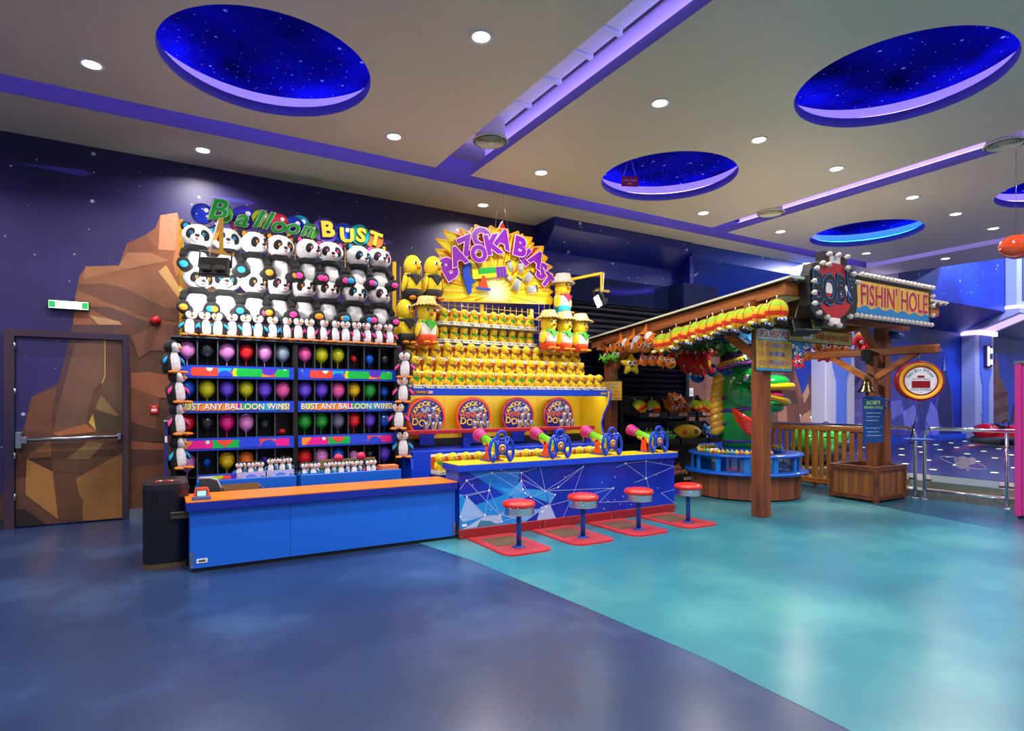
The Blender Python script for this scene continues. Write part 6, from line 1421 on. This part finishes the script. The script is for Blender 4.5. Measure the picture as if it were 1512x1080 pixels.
b = B(); b.ell(.035, .03, .06, pm('c0a8d8', .2), (-.12, -.37, 1.73), (0, 30, -20), u=12, w=8); obj('glint', b, e)
b = B(); b.ell(.30, .24, .13, GM, (.34, -.06, 1.66), (0, -6, 0), u=20, w=12); obj('upper_jaw', b, t)
b = B(); b.ell(.24, .22, .10, GM, (.32, -.06, 1.33), (0, 12, 0), u=20, w=12); obj('lower_jaw', b, t)
b = B(); b.ell(.22, .2, .12, pm('c82878', .2, 0, .4), (.33, -.06, 1.48), u=18, w=10); obj('mouth', b, t)
def lip(z, tilt, rx, ry, r):
    b = B(); pts = []
    for k in range(21):
        a = radians(-105 + 210 * k / 20); pts.append((.08 + rx * cos(a), -.06 + ry * sin(a), z + tilt * (cos(a) - .4)))
    b.tube(pts, r, YF, 10, [r * (.6 + .4 * sin(pi * k / 20)) for k in range(21)])
    return b
obj('upper_lip', lip(1.60, .02, .58, .365, .06), t); obj('lower_lip', lip(1.44, -.12, .52, .355, .055), t)
b = B(); b.ell(.09, .06, .08, pm('e070a8', .2, 0, .4), (.56, -.06, 1.62), u=14, w=8); obj('tongue', b, t)
b = B(); FR_ = pm('e0301c', .15, 0, .6)
for k in range(5):
    b.tube([(-.28 + k * .012, -.30 + k * .004, 1.28 - k * .035), (-.18 + .02 * k, -.41, 1.13 - k * .05 + .03), (-.05 + .02 * (2 - abs(k - 2)), -.44, 1.04 - k * .04 + .04), (.03 + .03 * (2 - abs(k - 2)), -.42, 1.0 - k * .03 + .05)], .04, FR_, 10, [.03, .05, .045, .03])
obj('side_fin', b, t)
h = obj('hat', B().lathe([(.001, .16), (.15, .15), (.20, .10), (.235, .0), (.24, -.06), (.34, -.10), (.36, -.085), (.34, -.075), (.23, -.03)], pm('2a1440', .25, 0, .4), 36, caps=False), t, (-.14, -.02, 2.02), (0, -18, 0))
b = B(); b.lathe([(.226, .03), (.252, -.05), (.252, -.056)], pm('e8c818', .3), 36, caps=False); obj('hat_band', b, h)
b = B()
for k in range(18): a = radians(180 + k * 12); b.bar((.243 * cos(a), .243 * sin(a), .0), (.255 * cos(a + .08), .255 * sin(a + .08), -.05), .006, .02, pm('2890a0', .3))
obj('hat_band_print', b, h)
b = B(); b.tube([(.345 * cos(radians(a)), .345 * sin(radians(a)), -.085 + (.03 if 150 < a < 260 else 0)) for a in range(0, 360, 15)], .022, pm('7a3090', .25, 0, .4), 8, closed=True); obj('brim_edge', b, h)
b = B(); b.prism([(-.04, 0), (.04, 0), (.0, .12)], .04, pm('38a0d8', .3), T((.1, -.2, .1))); b.ell(.03, .03, .03, pm('e89018', .3), (.06, -.21, .1), u=8, w=6); obj('fly_lure', b, h)
# ---- planter with post, beam, scale, bell
t = thing('planter_box', 'square slatted timber planter holding the scale post', 'planter', (0, 0, 0))
X0, X1, Y0, Y1 = 8.42, 9.2, 4.45, 5.12
FRM = wood('4a2414', '7a4224', 'x')
for k in range(9):
    w = (X1 - X0 - .1) / 9; x = X0 + .05 + k * w; c = ('7a4a28', '9a6434', '6a3a20', 'a87440')[(k * 5) % 4]
    for y in (Y0 + .02, Y1 - .04):
        b = B(); b.box(x + .002, x + w - .002, y, y + .02, .05, .44, wood(c, '8a5028', 'z')); obj('slat', b, t)
for k in range(8):
    w = (Y1 - Y0 - .1) / 8; y = Y0 + .05 + k * w; c = ('7a4a28', '9a6434', '6a3a20', 'a87440')[(k * 3) % 4]
    for x in (X0 + .02, X1 - .04):
        b = B(); b.box(x, x + .02, y + .002, y + w - .002, .05, .44, wood(c, '8a5028', 'z')); obj('slat', b, t)
for z0, z1 in ((.02, .09), (.42, .49)):
    for q in ((X0, X1, Y0, Y0 + .05), (X0, X1, Y1 - .05, Y1), (X0, X0 + .05, Y0 + .05, Y1 - .05), (X1 - .05, X1, Y0 + .05, Y1 - .05)):
        b = B(); b.box(*q, z0, z1, FRM, None, .004); obj('frame_rail', b, t)
for x in (X0, X1 - .05):
    for y in (Y0, Y1 - .05):
        b = B(); b.box(x - .002, x + .052, y - .002, y + .052, 0, .488, FRM, None, .004); obj('corner_post', b, t)
b = B(); b.box(X0 + .05, X1 - .05, Y0 + .05, Y1 - .05, .05, .40, pm('1a120c', .9)); obj('soil', b, t)
t = thing('scale_post', 'timber post with angled cross beam carrying the fish scale', 'post')
b = B(); b.box(8.62, 8.73, 4.60, 4.71, .40, 2.14, WZ, None, .005); obj('upright', b, t)
b = B(); b.bar((8.74, 5.62, 2.10), (8.60, 3.78, 2.07), .09, .11, wood('6a3216', '96532a', 'y'), .01); obj('cross_beam', b, t)
for y, x in ((5.25, 8.71), (4.05, 8.63)):
    b = B(); b.bar((8.675, 4.655 + (.03 if y > 4.6 else -.03), 1.70), (x, y, 2.04), .07, .08, WY, .004); obj('brace', b, t)
o = thing('beam_speaker', 'small black loudspeaker box hung on the scale cross beam', 'loudspeaker', (8.60, 4.62, 2.035), -60)
b = B(); b.box(-.06, .06, -.10, .10, -.075, .075, BLACK, T((-.06, 0, 0)), .012); obj('cabinet', b, o)
b = B(); b.box(-.128, -.12, -.09, .09, -.065, .065, pm('1c1c20', .8)); obj('grille', b, o)
o = thing('fish_scale', 'oval red and yellow hanging fish scale dial with blue pan', 'scale', (8.62, 4.02, 1.66), -30.6)
def oval(r, d0, d1, m, u=48):
    b = B(); b.lathe([(.001, d0), (r, d0), (r, d1), (r * .96, d1 + .006), (.001, d1 + .006)], m, u, rot=(90, 0, 0), sc=(1, .83, 1)); return b
b = oval(.315, -.03, .03, pm('a01020', .3)); obj('outer_ring', b, o)
b = B(); b.lathe([(.285, .0385), (.235, .0385), (.235, .030), (.285, .030)], pm('f0b818', .35), 48, rot=(90, 0, 0), sc=(1, .83, 1), caps=False); obj('yellow_ring', b, o)
b = B(); b.lathe([(.001, .0372), (.212, .0372)], pm('ece8f0', .4), 48, rot=(90, 0, 0), sc=(1, .83, 1), caps=False); fc = obj('dial_face', b, o)
b = B()
for k, ch in enumerate('Win Big Prizes'):
    a = radians(152 - k * 9.6); b.text(ch, pm('188888', .4), .062, off=.02, mx=T((.175 * cos(a), -.0385, .145 * sin(a) - .005), (0, -(math.degrees(a) - 90) * .8, 0)))
b.text('YOUR FISH WEIGHS', pm('188070', .4), .028, off=.01, mx=T((0, -.0385, .022))); b.text('TOTAL POUNDS', pm('188070', .4), .038, off=.015, mx=T((0, -.0385, -.118)))
for k, ch in enumerate(('1', '3', '5', '7', '9')): a = radians(55 - k * 72 if k else 60); b.text(str((8, 3, 5, 7, 9)[k]), pm('c07818', .4), .034, off=.01, mx=T((.185 * cos(a), -.0385, .155 * sin(a))))
obj('lettering', b, fc)
b = B(); b.box(-.045, .045, -.041, -.037, .042, .07, pm('900c14', .3)); b.box(-.12, .12, -.041, -.037, -.092, .0, pm('900c14', .3)); obj('display', b, fc)
b = B()
for k in range(40): a = 2 * pi * k / 40; b.box(-.0015, .0015, -.0392, -.0375, .188, .205, BLACK, T((0, 0, 0), (0, math.degrees(a), 0)))
obj('tick_marks', b, fc)
b = B(); b.tube([(0, 0, .26), (0, 0, .39)], .01, STEEL, 8); obj('hook', b, o)
for q in ((-.15, -.05), (.15, -.05), (0, .15)):
    b = B(); b.tube([(0, 0, -.30), (q[0], q[1], -.765)], .004, metal('3a3a40', .4), 5); obj('chain', b, o)
b = B(); b.tube([(0, 0, -.26), (0, 0, -.31)], .012, STEEL, 8); obj('drop_rod', b, o)
b = B(); b.lathe([(.001, -.785), (.16, -.78), (.175, -.765), (.17, -.762), (.15, -.77), (.001, -.775)], pm('2048a8', .3), 32); obj('pan', b, o)
o = thing('brass_bell', 'dark bronze ship bell hanging beside the rules notice', 'bell', (8.45, 4.60, 1.60))
BZ = metal('6a5a40', .22)
b = B(); b.lathe([(.12, -.085), (.115, -.07), (.085, -.03), (.062, .03), (.05, .075), (.03, .09), (.001, .092)], BZ, 28); obj('bell_cup', b, o)
b = B(); b.lathe([(.012, .09), (.035, .11), (.012, .13), (.03, .15), (.001, .18)], metal('8a7a50', .3), 14); obj('crown', b, o)
b = B(); b.tube([(0, 0, .0), (.01, 0, -.1)], .008, BZ, 6); b.ell(.024, .024, .024, BLACK, (.01, 0, -.11), u=10, w=6); obj('clapper', b, o)
b = B(); b.tube([(0, 0, .16), (.06, .01, .18), (.18, .02, .14)], .012, BZ, 8); obj('bracket', b, o)
o = thing('rules_notice', 'blue rounded rules notice fixed to the scale post', 'sign', (8.52, 4.55, 1.14), -30.6)
b = B(); b.prism([(x, z) for x, z in rrect(-.14, .14, -.32, .32, .03)], .012, pm('0e4a90', .4), T((0, 0, 0))); f = obj('plate', b, o)
b = B(); b.text("BOB'S", pm('a8d860', .5), .075, off=.02, mx=T((0, -.0015, .23))); b.text("FISHIN' HOLE", pm('a8d860', .5), .052, off=.02, mx=T((0, -.0015, .165)), sx=.85)
for k in range(7):
    if k == 3: continue
    b.box(-.1 + .01 * (k % 2), .1 - .012 * (k % 3), -.0015, -.0005, .085 - k * .052, .093 - k * .052, pm('a8c0e8', .5))
for x, z in ((-.1, -.12), (.02, -.14), (.1, -.1), (-.06, -.2), (.11, -.22), (-.11, .28)): b.lathe([(.001, .001), (.008, .001)], pm('58b0f0', .5), 8, (x, 0, z), (90, 0, 0), caps=False)
obj('lettering', b, f)
for k, (q, l) in enumerate((((8.66, 4.56, 1.40), 'blue strap loop with silver reel hanging above the rules notice'), ((8.80, 4.52, 1.36), 'blue strap loop hanging between the posts by the scale dial'))):
    o = thing('strap_loop', l, 'strap', q, -30.6)
    b = B(); b.tube([(.045 * cos(a), 0, .06 * sin(a)) for a in [2*pi*j/16 for j in range(16)]], .014, pm('1048a8', .4), 8, closed=True); obj('loop', b, o)
    b = B(); b.bar((-.03, .01, -.03), (-.05, .01, -.26), .03, .012, pm('1048a8', .4)); obj('tail', b, o)
    if k == 0: b = B(); b.cyl(.03, .03, STEEL, (.01, 0, 0), (90, 0, 0)); obj('reel', b, o)
o = thing('spot_can', 'blue metal spotlight can strapped to the roof post', 'spotlight', (9.14, 4.58, 2.34), -40)
b = B(); b.lathe([(.045, -.07), (.06, .0), (.06, .1), (.045, .11)], pm('1850a8', .35), 20, rot=(0, 115, 0)); obj('can', b, o)
b = B(); b.tube([(-.03, .02, .0), (-.05, .03, .1), (-.03, .05, .2)], .006, WHITE, 6); obj('cable', b, o)
# ---- slatted fence behind the pool
t = thing('picket_fence', 'low stained picket fence closing the stall behind the pool', 'fence')
for k in range(15):
    y = 4.98 + k * .124; b = B(); b.box(9.18, 9.205, y - .032, y + .032, .14, .94, WF, None, .003); obj('picket', b, t)
for z0, z1 in ((.92, .985), (.07, .15)):
    b = B(); b.box(9.16, 9.225, 4.93, 6.78, z0, z1, wood('9a5418', 'c88438', 'y'), None, .004); obj('rail', b, t)
for y in (4.95, 5.85, 6.75):
    b = B(); b.box(9.21, 9.26, y - .03, y + .03, 0, .98, WF, None, .004); obj('post', b, t)
b = B(); b.tube([(9.19, 4.95, .995), (9.19, 6.76, .995)], .01, metal('d8d8d0', .25), 8); obj('rope_light', b, t)
# ================================================================== RIDE HALL
TREAD = pm('a8a49a', .35, .5)
def tread_mat():
    m, nt, b = base('checker_plate'); n = N(nt, 'ShaderNodeTexVoronoi', i_Scale=26.0); nt.links.new(coords(nt, (1, 1, 1), rot=(0, 0, .785)), n.inputs['Vector'])
    b.inputs['Base Color'].default_value = lin('a8a498'); b.inputs['Metallic'].default_value = .6; b.inputs['Roughness'].default_value = .32; bump(nt, b, n.outputs['Distance'], .6, .01); return m
TR = tread_mat()
b = B(); b.box(9.52, 9.88, -7, 8.86, 0, .10, TR); pf = struct('ride_platform', b)
b = B(); b.box(9.88, 27, -7, 8.998, 0, .198, TR); struct('platform_step', b, pf)
RF = mottled('ride_floor_paint', '1e1c48', '2a2660', '34306c', (.3, .4), .8)
b = B(); b.box(10.75, 27, -7, 8.99, .198, .204, RF); rf = struct('ride_floor', b, pf)
LM = pm('f4f0c0', .4, 0, 0, 1.6); lm = B().box(-.038, .038, -.045, .045, 0, .006, LM).mesh('floor_light')
k = 0
for i in range(10):
    for j in range(9):
        x = 11.1 + i * 1.15 + (.5 if j % 2 else 0) + .11 * j; y = 2.2 + j * .74 + .13 * i
        if y < 8.6: struct('floor_light', lm, rf, at=(x, y, .204))
# railing with glass
def railing(label, pts, glass_on, first=True):
    t = thing('glass_railing', label, 'railing')
    h = 1.01
    p = [Vector((x, y, 0)) for x, y in pts]
    path = [p[0] + Vector((0, 0, .02)), p[0] + Vector((0, 0, h - .1)), p[0] + Vector((0, 0, h - .03)) + (p[1] - p[0]).normalized() * .03, p[0] + Vector((0, 0, h)) + (p[1] - p[0]).normalized() * .1, p[-1] + Vector((0, 0, h))]
    b = B(); b.tube(path, .024, CHROME, 12); obj('handrail', b, t)
    b = B(); b.tube([p[0] + Vector((0, 0, .13)), p[-1] + Vector((0, 0, .13))], .016, CHROME, 8); obj('bottom_bar', b, t)
    for q in p:
        if q is not p[0]: b = B(); b.tube([q, q + Vector((0, 0, h))], .022, CHROME, 12); obj('post', b, t)
        b = B(); b.lathe([(.05, 0), (.05, .01), (.03, .018)], CHROME, 16, tuple(q)); obj('floor_flange', b, t)
    for a, c in zip(p, p[1:]):
        d = (c - a).normalized(); L = (c - a).length; m = (a + c) / 2
        ang = math.degrees(math.atan2(d.y, d.x)); q = T((m.x, m.y, 0), (0, 0, ang))
        b = B(); b.box(-L/2 + .07, L/2 - .07, -.005, .005, .20, .90, glass('e8f4f4', .06), q); gl = obj('glass_pane', b, t)
        for s in (-1, 1):
            for z in (.28, .80): b = B(); b.box(-.035, .035, -.014, .014, -.012, .012, metal('7a5a4a', .3), q @ T((s * (L/2 - .05), 0, z)), .005); obj('clamp', b, t)
    return t
railing('polished railing with clear panes running behind the picket fence', [(9.33, 4.40), (9.36, 5.7), (9.38, 7.0)], True)
r2 = railing('polished railing with planet-etched pane beside the pink cabinet', [(9.33, 4.28), (9.42, 3.36), (9.44, 3.1)], True)
FROST = pm('b8b0cc', .7); q = T((9.365, 3.83, .56), (0, 0, 95.6)) ; b = B()
for cx, cz, r in ((0, 0, .085), (-.1, .03, .05), (.075, .03, .02), (.055, .035, .025), (-.06, -.09, .02)):
    b.lathe([(.001, -.006), (r, -.006), (r, .006), (.001, .006)], FROST, 24, (cx, 0, cz), (90, 0, 0), mx=q, smooth=False)
b.tube([q @ Vector((.26 * cos(a), -.006, .05 * sin(a) + .05 * cos(a))) for a in [2*pi*k/36 for k in range(36)]], .005, FROST, 5, closed=True); obj('etched_planet', b, r2)
# pink cabinet
t = thing('pink_cabinet', 'tall magenta pink cabinet at the frame edge', 'cabinet', (0, 0, 0)); PK = pm('b82c84', .35, 0, .2)
b = B(); b.box(8.79, 9.32, 2.4, 3.05, .03, 1.85, PK, None, .012); obj('body', b, t)
b = B(); b.box(8.775, 8.79, 2.99, 3.055, .03, 1.86, PK, None, .004); b.box(8.775, 8.79, 2.4, 2.46, .03, 1.86, PK, None, .004); obj('corner_trim', b, t)
b = B(); b.box(8.80, 9.30, 2.42, 3.03, 0, .03, BLACK); obj('plinth', b, t)
b = B(); b.box(8.77, 8.80, 2.96, 3.06, 1.84, 1.875, STEEL); obj('cap', b, t)
# hanging orange balloon
t = thing('hanging_balloon', 'glossy orange-red oversized balloon hanging below the ceiling edge', 'balloon', (8.66, 3.0, 3.21), -30.6)
b = B(); b.lathe([(.001, -.2), (.06, -.17), (.12, -.1), (.145, 0), (.135, .09), (.09, .15), (.001, .175)], pm('d84810', .1, 0, .8), 28, rot=(0, 90, 0)); obj('body', b, t)
b = B(); b.cyl(.012, .05, pm('d8d0b0', .4), (-.165, 0, -.03), (0, 90, 0)); obj('valve', b, t)
b = B(); b.tube([(0, 0, .14), (0, 0, 1.13)], .002, STEEL, 5); obj('wire', b, t)
# bumper cars
def bumper_car(label, c1, at, rz, sc=1):
    t = thing('bumper_car', label, 'bumper car', at, rz, 'bumper cars', sc); m = pm(c1, .15, 0, .7)
    b = B(); b.lathe([(.50, .06), (.62, .08), (.66, .17), (.62, .26), (.5, .28)], pm('14141a', .55), 32, sc=(1.15, .8, 1)); obj('rubber_bumper', b, t)
    b = B(); b.ell(.62, .42, .24, m, (.0, 0, .28), u=24, w=12); obj('hull', b, t)
    b = B(); b.ell(.30, .34, .20, m, (.42, 0, .40), u=20, w=10); obj('nose', b, t)
    b = B(); b.ell(.26, .36, .22, m, (-.40, 0, .42), u=20, w=10); obj('tail_cowl', b, t)
    for s in (-1, 1): b = B(); b.ell(.07, .05, .05, pm('e8e8f0', .2, 0, .5), (.55, s * .2, .50), u=12, w=8); obj('headlight', b, t)
    b = B(); b.box(-.18, .02, -.2, .2, .42, .62, pm('18181c', .5), None, .04); obj('seat', b, t)
    b = B(); b.tube([(.2, .1 * cos(a), .62 + .1 * sin(a)) for a in [2*pi*k/14 for k in range(14)]], .014, BLACK, 6, closed=True); obj('steering_wheel', b, t)
    b = B(); b.tube([(-.5, 0, .5), (-.55, 0, .9)], .012, STEEL, 6); obj('rear_pole', b, t)
    return t
bumper_car('glossy red bumper car parked against the far pilaster', 'd81020', (18.9, 6.9, .204), -25, .95)
bumper_car('blue bumper car half hidden by the pink cabinet', '1070d8', (20.6, 5.3, .204), 10)
bumper_car('bright green bumper car seen through the picket fence', '20b820', (12.6, 7.9, .204), -10)
bumper_car('second green bumper car nearer the scale post', '28c028', (10.95, 7.0, .204), 30)
o = thing('wall_switch', 'small white switch plate on the rock mural behind the pool', 'switch', (9.76, 8.985, 1.57)); b = B(); b.box(-.06, .06, -.015, .012, -.1, .1, WHITE, None, .005); obj('plate', b, o)
b = B(); b.box(-.02, .02, -.02, -.015, -.02, .03, pm('c8c8c8', .4)); obj('rocker', b, o)
